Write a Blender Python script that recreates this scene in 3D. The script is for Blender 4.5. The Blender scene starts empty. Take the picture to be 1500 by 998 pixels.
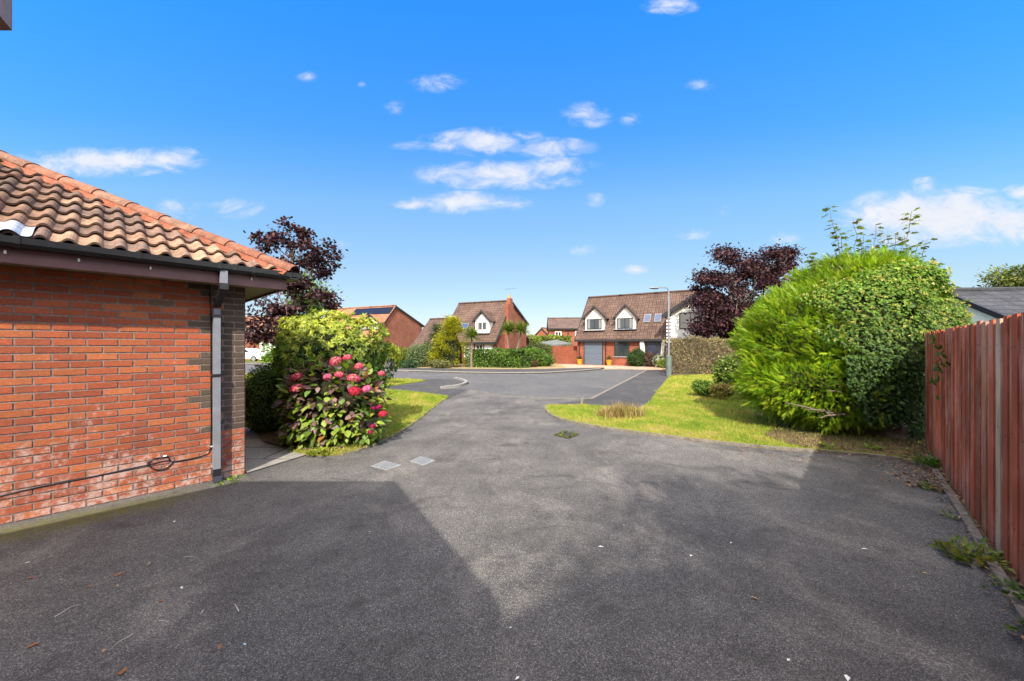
import bpy, math, random
import numpy as np
import zlib
from mathutils import Vector, Matrix
from mathutils.geometry import tessellate_polygon

R = math.radians
sc = bpy.context.scene
col = sc.collection
rng = np.random.default_rng(7)
random.seed(7)

# ------------------------------------------------------------------ camera
F, HZ, CX, EYE = 548.0, 507.0, 750.0, 1.65        # focal length, horizon row and centre column of the 1500 px wide photo; eye height
cam_d = bpy.data.cameras.new("camera")
cam = bpy.data.objects.new("camera", cam_d)
col.objects.link(cam)
cam.location = (0, 0, EYE)
cam.rotation_euler = (R(90), 0, 0)
cam_d.sensor_width = 36.0
cam_d.lens = F / 1500.0 * 36.0
cam_d.shift_y = (HZ - 499.0) / 1500.0
cam_d.clip_end = 3000
cam_d.clip_start = 0.05
sc.camera = cam

# ------------------------------------------------------------------ light
SUN_EL = R(41)
SH = Vector((-0.08, -0.997, 0)).normalized()
S = Vector((SH.x * math.cos(SUN_EL), SH.y * math.cos(SUN_EL), math.sin(SUN_EL)))
sun_d = bpy.data.lights.new("sun", 'SUN')
sun_d.energy = 2.1
sun_d.angle = R(0.8)
sun_d.color = (1.0, 0.93, 0.82)
sun = bpy.data.objects.new("sun", sun_d)
col.objects.link(sun)
sun.rotation_euler = S.to_track_quat('Z', 'Y').to_euler()
sun.location = (0, -10, 30)

vs = sc.view_settings
vs.view_transform = 'Standard'
vs.look = 'None'
vs.exposure = 1.98
vs.gamma = 1.0
vs.use_curve_mapping = False

world = bpy.data.worlds.new("World")
sc.world = world
world.use_nodes = True
SKY_STRENGTH = 0.15


def build_world():
    nt = world.node_tree
    N, L = nt.nodes, nt.links
    N.clear()
    out = N.new('ShaderNodeOutputWorld')
    bg = N.new('ShaderNodeBackground')
    bg.inputs['Strength'].default_value = SKY_STRENGTH
    L.new(bg.outputs[0], out.inputs['Surface'])
    sky = N.new('ShaderNodeTexSky')
    sky.sky_type = 'NISHITA'
    sky.sun_disc = False
    sky.sun_elevation = SUN_EL
    sky.sun_rotation = math.atan2(S.x, S.y)
    sky.air_density = 1.0
    sky.dust_density = 0.35
    sky.ozone_density = 3.0
    tc = N.new('ShaderNodeTexCoord')
    sep = N.new('ShaderNodeSeparateXYZ')
    L.new(tc.outputs['Generated'], sep.inputs[0])
    # clearness of the air by height above the horizon
    rp = N.new('ShaderNodeValToRGB')
    el_ = rp.color_ramp.elements
    while len(el_) < 8:
        el_.new(0.5)
    for e_, (p_, c_) in zip(el_, [(0.0, (.24, .235, .27)), (.07, (.29, .272, .285)), (.19, (.34, .335, .315)), (.353, (.335, .445, .465)), (.485, (.18, .46, .66)),
                                  (.67, (.10, .53, .96)), (.82, (.5, .7, .9)), (1.0, (.9, .9, .9))]):
        e_.position = p_
        e_.color = (*[v * 0.781 for v in c_], 1)
    yy = N.new('ShaderNodeCombineXYZ')
    L.new(sep.outputs[1], yy.inputs[0])
    L.new(sep.outputs[2], yy.inputs[1])
    yy.inputs[2].default_value = 0.14
    yl = N.new('ShaderNodeVectorMath')
    yl.operation = 'LENGTH'
    L.new(yy.outputs[0], yl.inputs[0])
    yq = N.new('ShaderNodeMath')
    yq.operation = 'DIVIDE'
    L.new(sep.outputs[2], yq.inputs[0])
    L.new(yl.outputs['Value'], yq.inputs[1])
    ym = N.new('ShaderNodeMix')
    ym.inputs[0].default_value = 0.75
    L.new(sep.outputs[2], ym.inputs[2])
    L.new(yq.outputs[0], ym.inputs[3])
    L.new(ym.outputs[0], rp.inputs[0])       # bluest at right angles to the sun
    tint = N.new('ShaderNodeMix')
    tint.data_type = 'RGBA'
    tint.blend_type = 'MULTIPLY'
    tint.inputs['Factor'].default_value = 1.0
    L.new(sky.outputs[0], tint.inputs['A'])
    L.new(rp.outputs[0], tint.inputs['B'])

    def m(op, a, b=None, c=None, clamp=False):
        n = N.new('ShaderNodeMath')
        n.operation = op
        n.use_clamp = clamp
        for i, v in enumerate((a, b, c)):
            if v is None:
                continue
            if isinstance(v, (int, float)):
                n.inputs[i].default_value = v
            else:
                L.new(v, n.inputs[i])
        return n.outputs[0]
    north = m('MAXIMUM', sep.outputs[1], 0.05)
    az = m('DIVIDE', sep.outputs[0], north)
    el = m('DIVIDE', sep.outputs[2], north)
    P = N.new('ShaderNodeCombineXYZ')
    L.new(az, P.inputs[0])
    L.new(el, P.inputs[1])

    def noise(scale, detail, sx, sy, off=0.0, rough=0.55, dist=0.0):
        mp = N.new('ShaderNodeMapping')
        mp.inputs['Scale'].default_value = (sx, sy, 1)
        mp.inputs['Location'].default_value = (off, off * 0.7, 0)
        L.new(P.outputs[0], mp.inputs[0])
        n = N.new('ShaderNodeTexNoise')
        n.inputs['Scale'].default_value = scale
        n.inputs['Detail'].default_value = detail
        n.inputs['Roughness'].default_value = rough
        n.inputs['Distortion'].default_value = dist
        L.new(mp.outputs[0], n.inputs['Vector'])
        return n.outputs[0]
    n1 = noise(11, 9, 1.0, 1.9, 3.1, 0.66, 0.5)
    n2 = noise(7, 3, 1.0, 1.4, 9.2, 0.5)

    def ang(px, py):
        return (px - CX) / F, (HZ - py) / F
    # px, py, half width, half height, strength
    clouds = [(150, 238, 165, 26, 1.1), (245, 234, 70, 24, 1.0), (262, 306, 46, 22, .55), (345, 305, 55, 20, .6),
              (640, 122, 52, 18, .55), (578, 158, 20, 14, .4), (447, 112, 22, 11, .3), (530, 124, 9, 8, .35),
              (712, 208, 112, 27, 1.0), (795, 216, 90, 20, .9), (645, 214, 85, 11, .8),
              (740, 256, 155, 27, 1.05), (805, 248, 85, 24, 1.0), (685, 297, 105, 20, 1.15), (620, 300, 55, 10, .8),
              (860, 168, 46, 24, .75), (925, 175, 22, 14, .35), (1025, 125, 26, 12, .35), (982, 8, 50, 18, .8),
              (872, 293, 22, 16, .45), (847, 366, 36, 12, .5), (930, 395, 30, 9, .7), (1015, 343, 34, 11, .5),
              (1375, 318, 175, 50, 1.8), (1340, 305, 90, 34, 1.5), (1470, 325, 90, 42, 1.4), (1354, 275, 30, 20, .75), (1492, 285, 34, 18, .8),
              (1150, 350, 36, 14, .35), (1055, 312, 30, 14, .3), (500, 358, 26, 10, .25)]
    tot = None
    for px, py, hw, hh, s in clouds:
        a0, e0 = ang(px, py)
        a1, _ = ang(px + hw, py)
        _, e1 = ang(px, py - hh)
        v = N.new('ShaderNodeVectorMath')
        v.operation = 'SUBTRACT'
        L.new(P.outputs[0], v.inputs[0])
        v.inputs[1].default_value = (a0, e0, 0)
        w = N.new('ShaderNodeVectorMath')
        w.operation = 'MULTIPLY'
        L.new(v.outputs[0], w.inputs[0])
        w.inputs[1].default_value = (1 / abs(a1 - a0), 1 / abs(e1 - e0), 0)
        ln = N.new('ShaderNodeVectorMath')
        ln.operation = 'LENGTH'
        L.new(w.outputs[0], ln.inputs[0])
        f = m('MULTIPLY_ADD', ln.outputs['Value'], -s, s, clamp=False)   # s*(1-len)
        tot = f if tot is None else m('MAXIMUM', tot, f)
    tot = m('MAXIMUM', tot, 0.0)
    d = m('MULTIPLY_ADD', n1, 3.3, -1.74)
    d = m('ADD', d, m('MULTIPLY_ADD', n2, 0.6, -0.28))
    gate = m('MULTIPLY', tot, 5.0, clamp=True)
    d = m('MULTIPLY', m('ADD', m('MULTIPLY_ADD', tot, 1.25, 0.1), d), gate)
    mr = N.new('ShaderNodeMapRange')
    mr.interpolation_type = 'SMOOTHSTEP'
    mr.inputs['From Min'].default_value = -0.05
    mr.inputs['From Max'].default_value = 1.6
    mr.inputs['To Max'].default_value = 0.94
    L.new(d, mr.inputs['Value'])
    mix = N.new('ShaderNodeMix')
    mix.data_type = 'RGBA'
    L.new(mr.outputs[0], mix.inputs['Factor'])
    # unseen bright cloud added overhead and behind to lift the fill in shade
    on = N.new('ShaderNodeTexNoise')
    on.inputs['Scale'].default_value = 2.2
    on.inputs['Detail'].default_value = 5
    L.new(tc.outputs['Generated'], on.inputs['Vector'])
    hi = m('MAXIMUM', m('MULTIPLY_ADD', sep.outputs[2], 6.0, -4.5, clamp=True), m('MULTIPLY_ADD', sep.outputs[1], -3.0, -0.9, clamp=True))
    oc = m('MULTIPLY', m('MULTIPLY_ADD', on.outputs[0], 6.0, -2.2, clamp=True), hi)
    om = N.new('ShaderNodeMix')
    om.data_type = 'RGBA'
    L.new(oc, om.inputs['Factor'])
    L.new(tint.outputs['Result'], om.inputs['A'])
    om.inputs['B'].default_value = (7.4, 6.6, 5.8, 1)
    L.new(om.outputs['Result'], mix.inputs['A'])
    cc = N.new('ShaderNodeMix')
    cc.data_type = 'RGBA'
    L.new(n1, cc.inputs['Factor'])
    cc.inputs['A'].default_value = (1.32, 1.37, 1.55, 1)
    cc.inputs['B'].default_value = (1.68, 1.68, 1.72, 1)
    L.new(cc.outputs['Result'], mix.inputs['B'])
    L.new(mix.outputs['Result'], bg.inputs['Color'])


build_world()


# ------------------------------------------------------------------ photo geometry helpers (where on the real ground a thing stands)
def G(px, py, z=0.0):
    Y = F * EYE / (py - HZ)
    return Vector(((px - CX) / F * Y, Y, z))


def P(px, py, Y):
    return Vector(((px - CX) / F * Y, Y, EYE + (HZ - py) / F * Y))


def RP(px, py, o, nrm):
    d = Vector(((px - CX) / F, 1.0, (HZ - py) / F))
    c = Vector((0, 0, EYE))
    t = (Vector(o) - c).dot(nrm) / d.dot(nrm)
    return c + d * t


D = Vector((0.678, 0.735, 0)).normalized()       # direction of the garage wall and of the red fence
NN = Vector((D.y, -D.x, 0))                      # out of the garage wall, towards the drive
UP = Vector((0, 0, 1))


# ------------------------------------------------------------------ object helpers
def tag(o, label=None, cat=None, group=None, kind=None):
    if label:
        o['label'] = label
    if cat:
        o['category'] = cat
    if group:
        o['group'] = group
    if kind:
        o['kind'] = kind
    return o


def empty(name, loc, label=None, cat=None, group=None):
    o = bpy.data.objects.new(name, None)
    o.empty_display_size = 0.2
    col.objects.link(o)
    o.location = loc
    return tag(o, label, cat, group)


def attach(o, parent):
    if parent is not None:
        o.parent = parent
        o.matrix_parent_inverse = Matrix.Translation(-Vector(world_loc(parent)))
    return o


def world_loc(o):
    v = Vector(o.location)
    # parents here are only translated, and every part's mesh is written in world coordinates
    return v if o.parent is None else Vector((0, 0, 0)) if o.type == 'MESH' else v


def link_mesh(name, me, mat, parent=None, smooth=False):
    if mat:
        me.materials.append(mat)
    if smooth:
        me.polygons.foreach_set('use_smooth', [True] * len(me.polygons))
    o = bpy.data.objects.new(name, me)
    col.objects.link(o)
    if parent is not None:
        o.parent = parent
        if parent.type == 'EMPTY':
            o.matrix_parent_inverse = Matrix.Translation(-parent.location)
    return o


class MB:
    def __init__(s):
        s.v, s.f, s.uv, s.c = [], [], [], []

    def face(s, pts, c=(1, 1, 1), uv=None):
        pts = [Vector(p) for p in pts]
        i = len(s.v)
        s.v += pts
        s.f.append(tuple(range(i, i + len(pts))))
        if uv is None:
            n = (pts[1] - pts[0]).cross(pts[2] - pts[0])
            if n.length < 1e-12:
                n = Vector((0, 0, 1))
            n.normalize()
            if abs(n.z) > 0.999:
                t, b = Vector((1, 0, 0)), Vector((0, 1, 0))
            else:
                t = UP.cross(n).normalized()
                b = n.cross(t)
            uv = [(p.dot(t), p.dot(b)) for p in pts]
        s.uv += list(uv)
        s.c.append(c)

    def box(s, o, ax, ay, az, c=(1, 1, 1)):
        """box from corner o along three edge vectors"""
        o, ax, ay, az = Vector(o), Vector(ax), Vector(ay), Vector(az)
        if ax.cross(ay).dot(az) < 0:
            ax, ay = ay, ax
        a, b, cc, d = o, o + ax, o + ax + ay, o + ay
        e, f, g, h = a + az, b + az, cc + az, d + az
        for q in ((a, d, cc, b), (e, f, g, h), (a, b, f, e), (b, cc, g, f), (cc, d, h, g), (d, a, e, h)):
            s.face(q, c)

    def tube(s, pts, rad, n=8, c=(1, 1, 1), cap=True):
        pts = [Vector(p) for p in pts]
        if not hasattr(rad, '__len__'):
            rad = [rad] * len(pts)
        rings = []
        for i, p in enumerate(pts):
            t = (pts[min(i + 1, len(pts) - 1)] - pts[max(i - 1, 0)]).normalized()
            u = t.cross(Vector((0.13, 0.21, 0.97)) if abs(t.z) < 0.9 else Vector((1, 0.1, 0))).normalized()
            w = t.cross(u)
            rings.append([p + (u * math.cos(2 * math.pi * k / n) + w * math.sin(2 * math.pi * k / n)) * rad[i] for k in range(n)])
        b = len(s.v)
        for r in rings:
            s.v += r
        for i in range(len(rings) - 1):
            for k in range(n):
                k2 = (k + 1) % n
                s.f.append((b + i * n + k, b + i * n + k2, b + (i + 1) * n + k2, b + (i + 1) * n + k))
                s.uv += [(k / n, i), ((k + 1) / n, i), ((k + 1) / n, i + 1), (k / n, i + 1)]
                s.c.append(c)
        if cap:
            s.face(list(reversed(rings[0])), c)
            s.face(rings[-1], c)

    def poly(s, pts, z, c=(1, 1, 1), drop=0.0):
        """flat polygon (any orientation) at height z with optional side walls going down"""
        p = [Vector((q[0], q[1], z)) for q in pts]
        area = sum(p[i].x * p[(i + 1) % len(p)].y - p[(i + 1) % len(p)].x * p[i].y for i in range(len(p)))
        if area < 0:
            p.reverse()
        for tri in tessellate_polygon([p]):
            t = [p[i] for i in tri]
            if (t[1] - t[0]).cross(t[2] - t[0]).z < 0:
                t.reverse()
            s.face(t, c)
        if drop:
            for i in range(len(p)):
                a, b = p[i], p[(i + 1) % len(p)]
                s.face((a - UP * drop, b - UP * drop, b, a), c)

    def lathe(s, o, prof, n=16, c=(1, 1, 1)):
        o = Vector(o)
        ring = [[o + Vector((r * math.cos(2 * math.pi * k / n), r * math.sin(2 * math.pi * k / n), z)) for k in range(n)] for r, z in prof]
        for i in range(len(ring) - 1):
            for k in range(n):
                k2 = (k + 1) % n
                s.face((ring[i][k], ring[i][k2], ring[i + 1][k2], ring[i + 1][k]), c)

    def build(s, name, mat, parent=None, smooth=False):
        me = bpy.data.meshes.new(name)
        me.from_pydata([tuple(v) for v in s.v], [], s.f)
        ul = me.uv_layers.new(name='UVMap')
        ul.data.foreach_set('uv', [x for u in s.uv for x in u])
        at = me.attributes.new('col', 'FLOAT_COLOR', 'CORNER')
        buf = []
        for f, c in zip(s.f, s.c):
            buf += [c[0], c[1], c[2], 1.0] * len(f)
        at.data.foreach_set('color', buf)
        me.update()
        return link_mesh(name, me, mat, parent, smooth)


# ------------------------------------------------------------------ materials
MAT = {}


class NT:
    def __init__(s, name):
        s.m = bpy.data.materials.new(name)
        s.m.use_nodes = True
        s.N, s.L = s.m.node_tree.nodes, s.m.node_tree.links
        s.b = s.N['Principled BSDF']
        s.out = s.N['Material Output']
        MAT[name] = s.m

    def node(s, t, **kw):
        n = s.N.new(t)
        for k, v in kw.items():
            setattr(n, k, v)
        return n

    def put(s, sock, v):
        if v is None:
            return
        if isinstance(v, bpy.types.NodeSocket):
            s.L.new(v, sock)
        elif hasattr(v, '__len__') and len(v) == 3 and sock.type == 'RGBA':
            sock.default_value = (*v, 1)
        else:
            sock.default_value = v

    def math(s, op, a, b=None, c=None, clamp=False):
        n = s.node('ShaderNodeMath', operation=op, use_clamp=clamp)
        for i, v in enumerate((a, b, c)):
            s.put(n.inputs[i], v)
        return n.outputs[0]

    def pos(s):
        return s.node('ShaderNodeNewGeometry').outputs['Position']

    def uv(s):
        return s.node('ShaderNodeUVMap').outputs[0]

    def attr(s, name='col'):
        return s.node('ShaderNodeAttribute', attribute_name=name).outputs['Color']

    def noise(s, vec, scale, detail=2, rough=0.5, sc=None, dist=0.0):
        if sc:
            mp = s.node('ShaderNodeMapping')
            mp.inputs['Scale'].default_value = sc
            s.L.new(vec, mp.inputs[0])
            vec = mp.outputs[0]
        n = s.node('ShaderNodeTexNoise')
        n.inputs['Scale'].default_value = scale
        n.inputs['Detail'].default_value = detail
        n.inputs['Roughness'].default_value = rough
        n.inputs['Distortion'].default_value = dist
        s.L.new(vec, n.inputs['Vector'])
        return n.outputs[0]

    def ramp(s, fac, stops):
        n = s.node('ShaderNodeValToRGB')
        e = n.color_ramp.elements
        while len(e) < len(stops):
            e.new(0.5)
        for el, (p, c) in zip(e, stops):
            el.position = p
            el.color = (*c, 1) if hasattr(c, '__len__') else (c, c, c, 1)
        s.put(n.inputs[0], fac)
        return n.outputs[0]

    def rng(s, v, a, b, c=0.0, d=1.0):
        n = s.node('ShaderNodeMapRange', interpolation_type='SMOOTHSTEP')
        s.put(n.inputs['Value'], v)
        for k, x in zip(('From Min', 'From Max', 'To Min', 'To Max'), (a, b, c, d)):
            n.inputs[k].default_value = x
        return n.outputs[0]

    def mix(s, fac, a, b, mode='MIX'):
        n = s.node('ShaderNodeMix', data_type='RGBA', blend_type=mode)
        s.put(n.inputs['Factor'], fac)
        s.put(n.inputs['A'], a)
        s.put(n.inputs['B'], b)
        return n.outputs['Result']

    def bump(s, h, dist=0.01, strength=1.0):
        n = s.node('ShaderNodeBump')
        n.inputs['Distance'].default_value = dist
        n.inputs['Strength'].default_value = strength
        s.L.new(h, n.inputs['Height'])
        s.L.new(n.outputs[0], s.b.inputs['Normal'])

    def base(s, c, rough=0.8, spec=0.3):
        s.put(s.b.inputs['Base Color'], c)
        s.put(s.b.inputs['Roughness'], rough)
        s.b.inputs['Specular IOR Level'].default_value = spec


def plain(name, c, rough=0.7, spec=0.3, var=0.25, scale=6.0, metal=0.0):
    t = NT(name)
    n = t.noise(t.pos(), scale, 4, 0.6)
    k = t.rng(n, 0.3, 0.7, 1 - var, 1 + var * 0.6)
    t.base(t.mix(1.0, c, t.ramp(k, [(0, 0.0), (1, 1.0)]) if False else mul3(t, k), 'MULTIPLY'), rough, spec)
    t.b.inputs['Metallic'].default_value = metal
    return t.m


def mul3(t, v):
    n = t.node('ShaderNodeCombineColor')
    for i in range(3):
        t.L.new(v, n.inputs[i])
    return n.outputs[0]


def vcol(name, rough=0.7, spec=0.25, var=0.3, scale=8.0, bump=0.0, bscale=60.0):
    """colour of each piece from its own attribute, with fine wear"""
    t = NT(name)
    n = t.noise(t.pos(), scale, 5, 0.65)
    k = t.rng(n, 0.25, 0.75, 1 - var, 1 + var)
    t.base(t.mix(1.0, t.attr(), mul3(t, k), 'MULTIPLY'), rough, spec)
    if bump:
        t.bump(t.noise(t.pos(), bscale, 4, 0.6), bump)
    return t.m


def leafmat(name, trans=0.35, rough=0.45, spec=0.3):
    t = NT(name)
    c = t.attr()
    t.base(c, rough, spec)
    tr = t.node('ShaderNodeBsdfTranslucent')
    t.L.new(t.mix(1.0, c, (1.1, 1.15, 0.55), 'MULTIPLY'), tr.inputs[0])
    mx = t.node('ShaderNodeMixShader')
    mx.inputs[0].default_value = trans
    t.L.new(t.b.outputs[0], mx.inputs[1])
    t.L.new(tr.outputs[0], mx.inputs[2])
    t.L.new(mx.outputs[0], t.out.inputs['Surface'])
    return t.m


leafmat('leaf')
leafmat('leaf_dark', 0.2, 0.55, 0.15)
leafmat('petal', 0.3, 0.6, 0.15)


def make_asphalt(name, dark, light, moss=False, grain=130.0):
    t = NT(name)
    p = t.pos()
    vo = t.node('ShaderNodeTexVoronoi')
    vo.inputs['Scale'].default_value = grain
    t.L.new(p, vo.inputs['Vector'])
    sepc = t.node('ShaderNodeSeparateColor')
    t.L.new(vo.outputs['Color'], sepc.inputs[0])
    stone = t.ramp(sepc.outputs[0], [(0.0, 0.5), (0.5, 0.88), (0.88, 1.25), (1.0, 2.2)])
    edge = t.rng(vo.outputs['Distance'], 0.15, 0.7, 1.15, 0.55)
    big = t.noise(p, 0.55, 5, 0.62, dist=0.6)
    mid = t.noise(p, 2.6, 5, 0.65)
    fine = t.noise(p, 22.0, 4, 0.7)
    f = t.math('ADD', t.math('MULTIPLY', big, 0.55), t.math('ADD', t.math('MULTIPLY', mid, 0.3), t.math('MULTIPLY', fine, 0.25)))
    c = t.mix(t.rng(f, 0.36, 0.74), dark, light)
    c = t.mix(1.0, c, stone, 'MULTIPLY')
    c = t.mix(1.0, c, mul3(t, edge), 'MULTIPLY')
    # wet looking dark patches and tan dusty ones
    st = t.rng(t.noise(p, 1.3, 4, 0.6, sc=(1, 1.9, 1), dist=1.0), 0.55, 0.72)
    c = t.mix(t.math('MULTIPLY', st, 0.6 if moss else 0.25), c, (0.04, 0.037, 0.034))
    ds = t.rng(t.noise(p, 0.9, 6, 0.7, sc=(1.2, 0.8, 1), dist=0.4), 0.5, 0.68)
    c = t.mix(t.math('MULTIPLY', ds, 0.45 if moss else 0.15), c, t.mix(1.0, (0.235, 0.212, 0.185), stone, 'MULTIPLY'))
    cr = t.noise(p, 0.7, 7, 0.6, dist=1.2)
    ck = t.math('MULTIPLY', t.rng(t.math('ABSOLUTE', t.math('SUBTRACT', cr, 0.53)), 0.004, 0.0), t.rng(big, 0.5, 0.62))
    c = t.mix(t.math('MULTIPLY', ck, 0.55), c, (0.03, 0.028, 0.026))
    sp = t.rng(t.noise(p, 3.4, 2, 0.5, sc=(0.6, 1.3, 1)), 0.74, 0.79)
    c = t.mix(t.math('MULTIPLY', sp, 0.5), c, (0.04, 0.036, 0.034))
    if moss:
        sep = t.node('ShaderNodeSeparateXYZ')
        t.L.new(p, sep.inputs[0])
        perp = t.math('ADD', t.math('MULTIPLY', sep.outputs[0], NN.x), t.math('MULTIPLY', sep.outputs[1], NN.y))
        along = t.math('ADD', t.math('MULTIPLY', sep.outputs[0], D.x), t.math('MULTIPLY', sep.outputs[1], D.y))
        wv = t.math('ADD', perp, t.math('MULTIPLY', mid, 0.5))
        band = t.math('MULTIPLY', t.rng(wv, -5.55, -5.25), t.rng(wv, -4.85, -5.15))
        band = t.math('MULTIPLY', band, t.math('MULTIPLY', t.rng(along, 1.0, 0.2), t.rng(fine, 0.3, 0.6)))
        c = t.mix(t.math('MULTIPLY', band, 0.85), c, (0.12, 0.115, 0.022))
        # rusty needle stain near the foot of the conifer and along the fence
        band2 = t.math('MULTIPLY', t.rng(perp, 0.0, 0.75), t.rng(along, 7.3, 8.6))
        c = t.mix(t.math('MULTIPLY', t.math('MULTIPLY', band2, t.rng(mid, 0.35, 0.6)), 0.7), c, (0.07, 0.04, 0.022))
    t.base(c, t.rng(big, 0.3, 0.7, 0.8, 0.95), 0.25)
    t.bump(t.math('ADD', t.math('MULTIPLY', vo.outputs['Distance'], -0.5), t.math('MULTIPLY', fine, 0.6)), 0.008, 0.9)


make_asphalt('asphalt', (0.085, 0.081, 0.077), (0.195, 0.185, 0.173), True, 175.0)
make_asphalt('road_asphalt', (0.1, 0.099, 0.097), (0.16, 0.158, 0.155), False, 90.0)
make_asphalt('pavement_asphalt', (0.058, 0.056, 0.056), (0.105, 0.101, 0.098), False, 90.0)


def make_grass():
    for name, k in (('lawn', 0.8), ('grass_blade', 1.0)):
        t = NT(name)
        p = t.pos()
        a = t.noise(p, 1.1, 5, 0.65, dist=0.5)
        b = t.noise(p, 6.0, 4, 0.6)
        c = t.noise(p, 70.0, 3, 0.6)
        f = t.math('ADD', t.math('MULTIPLY', a, 0.7), t.math('ADD', t.math('MULTIPLY', b, 0.3), t.math('MULTIPLY', c, 0.22)))
        g = t.ramp(f, [(0.42, (0.10 * k, 0.185 * k, 0.012 * k)), (0.56, (0.18 * k, 0.24 * k, 0.02 * k)), (0.68, (0.3 * k, 0.28 * k, 0.05 * k)),
                       (0.8, (0.38 * k, 0.28 * k, 0.12 * k))])
        if name == 'grass_blade':
            g = t.mix(1.0, g, t.attr(), 'MULTIPLY')
        t.base(g, 0.75, 0.15)
        if name == 'lawn':
            t.bump(c, 0.03)


make_grass()


def make_dirt(name, c1, c2):
    t = NT(name)
    p = t.pos()
    n = t.noise(p, 9, 6, 0.7)
    n2 = t.noise(p, 60, 4, 0.7)
    f = t.math('ADD', t.math('MULTIPLY', n, 0.6), t.math('MULTIPLY', n2, 0.4))
    t.base(t.mix(t.rng(f, 0.35, 0.65), c1, c2), 0.95, 0.1)
    t.bump(f, 0.04)


make_dirt('soil', (0.05, 0.032, 0.02), (0.17, 0.115, 0.07))
make_dirt('dry_verge', (0.2, 0.15, 0.07), (0.36, 0.28, 0.15))
make_dirt('far_ground', (0.1, 0.13, 0.03), (0.2, 0.2, 0.06))
make_dirt('bark', (0.1, 0.075, 0.06), (0.24, 0.19, 0.16))
make_dirt('concrete', (0.2, 0.19, 0.17), (0.36, 0.34, 0.31))
make_dirt('kerb_concrete', (0.2, 0.185, 0.165), (0.33, 0.31, 0.28))
make_dirt('edging_concrete', (0.13, 0.11, 0.085), (0.27, 0.24, 0.2))
make_dirt('dead_hedge', (0.05, 0.035, 0.02), (0.13, 0.095, 0.05))
make_dirt('moss', (0.04, 0.05, 0.01), (0.1, 0.11, 0.02))


def make_brick(name, c1, c2, mortar, w=0.225, h=0.075, bs=0.01, ms=0.01):
    t = NT(name)
    u = t.uv()
    br = t.node('ShaderNodeTexBrick')
    br.inputs['Scale'].default_value = 1.0
    br.inputs['Brick Width'].default_value = w
    br.inputs['Row Height'].default_value = h
    br.inputs['Mortar Size'].default_value = ms
    br.inputs['Mortar Smooth'].default_value = 0.2
    br.inputs['Bias'].default_value = 0.0
    br.inputs['Color1'].default_value = (*c1, 1)
    br.inputs['Color2'].default_value = (*c2, 1)
    br.inputs['Mortar'].default_value = (*mortar, 1)
    t.L.new(u, br.inputs['Vector'])
    n = t.noise(t.pos(), 1.2, 5, 0.65)
    n2 = t.noise(t.pos(), 25, 3, 0.6)
    k = t.math('MULTIPLY', t.rng(n, 0.3, 0.7, 0.78, 1.15), t.rng(n2, 0.3, 0.7, 0.85, 1.12))
    t.base(t.mix(1.0, br.outputs['Color'], mul3(t, k), 'MULTIPLY'), 0.9, 0.2)
    t.bump(br.outputs['Fac'], -bs)


make_brick('house_brick', (0.33, 0.085, 0.04), (0.22, 0.058, 0.032), (0.2, 0.13, 0.1))
make_brick('garage_end_brick', (0.36, 0.1, 0.04), (0.26, 0.07, 0.035), (0.2, 0.16, 0.13))
make_brick('block_paving', (0.5, 0.29, 0.2), (0.6, 0.38, 0.28), (0.3, 0.2, 0.15), 0.2, 0.1, 0.004)
make_brick('concrete_slab', (0.2, 0.185, 0.16), (0.25, 0.235, 0.21), (0.06, 0.055, 0.05), 0.9, 0.6, 0.004, 0.012)


def make_tiles(name, c1, c2, dark, w=0.3, h=0.32, rib=0.15):
    """concrete roof tiles in courses, with a rib along the slope"""
    t = NT(name)
    u = t.uv()
    br = t.node('ShaderNodeTexBrick')
    br.inputs['Scale'].default_value = 1.0
    br.inputs['Brick Width'].default_value = w
    br.inputs['Row Height'].default_value = h
    br.inputs['Mortar Size'].default_value = 0.022
    br.inputs['Mortar Smooth'].default_value = 0.6
    br.inputs['Color1'].default_value = (*c1, 1)
    br.inputs['Color2'].default_value = (*c2, 1)
    br.inputs['Mortar'].default_value = (*dark, 1)
    br.offset = 0.0
    t.L.new(u, br.inputs['Vector'])
    n = t.noise(t.pos(), 0.8, 5, 0.7)
    n2 = t.noise(t.pos(), 9, 4, 0.7)
    k = t.math('MULTIPLY', t.rng(n, 0.3, 0.7, 0.8, 1.18), t.rng(n2, 0.3, 0.7, 0.82, 1.15))
    t.base(t.mix(1.0, br.outputs['Color'], mul3(t, k), 'MULTIPLY'), 0.9, 0.2)
    sp = t.node('ShaderNodeSeparateXYZ')
    t.L.new(u, sp.inputs[0])
    ribs = t.math('SINE', t.math('MULTIPLY', sp.outputs[0], 2 * math.pi / rib))
    row = t.math('FRACT', t.math('DIVIDE', sp.outputs[1], h))
    t.bump(t.math('ADD', t.math('MULTIPLY', ribs, 0.35), t.math('MULTIPLY', row, -0.8)), 0.05)


make_tiles('brown_tile', (0.135, 0.086, 0.065), (0.094, 0.06, 0.047), (0.045, 0.026, 0.02))
make_tiles('orange_tile', (0.36, 0.175, 0.1), (0.28, 0.13, 0.075), (0.15, 0.07, 0.04))
make_tiles('grey_brown_tile', (0.15, 0.1, 0.08), (0.115, 0.08, 0.065), (0.06, 0.04, 0.035))
make_tiles('slate', (0.042, 0.044, 0.05), (0.06, 0.062, 0.068), (0.015, 0.015, 0.017), 0.6, 0.36, 5.0)

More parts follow.
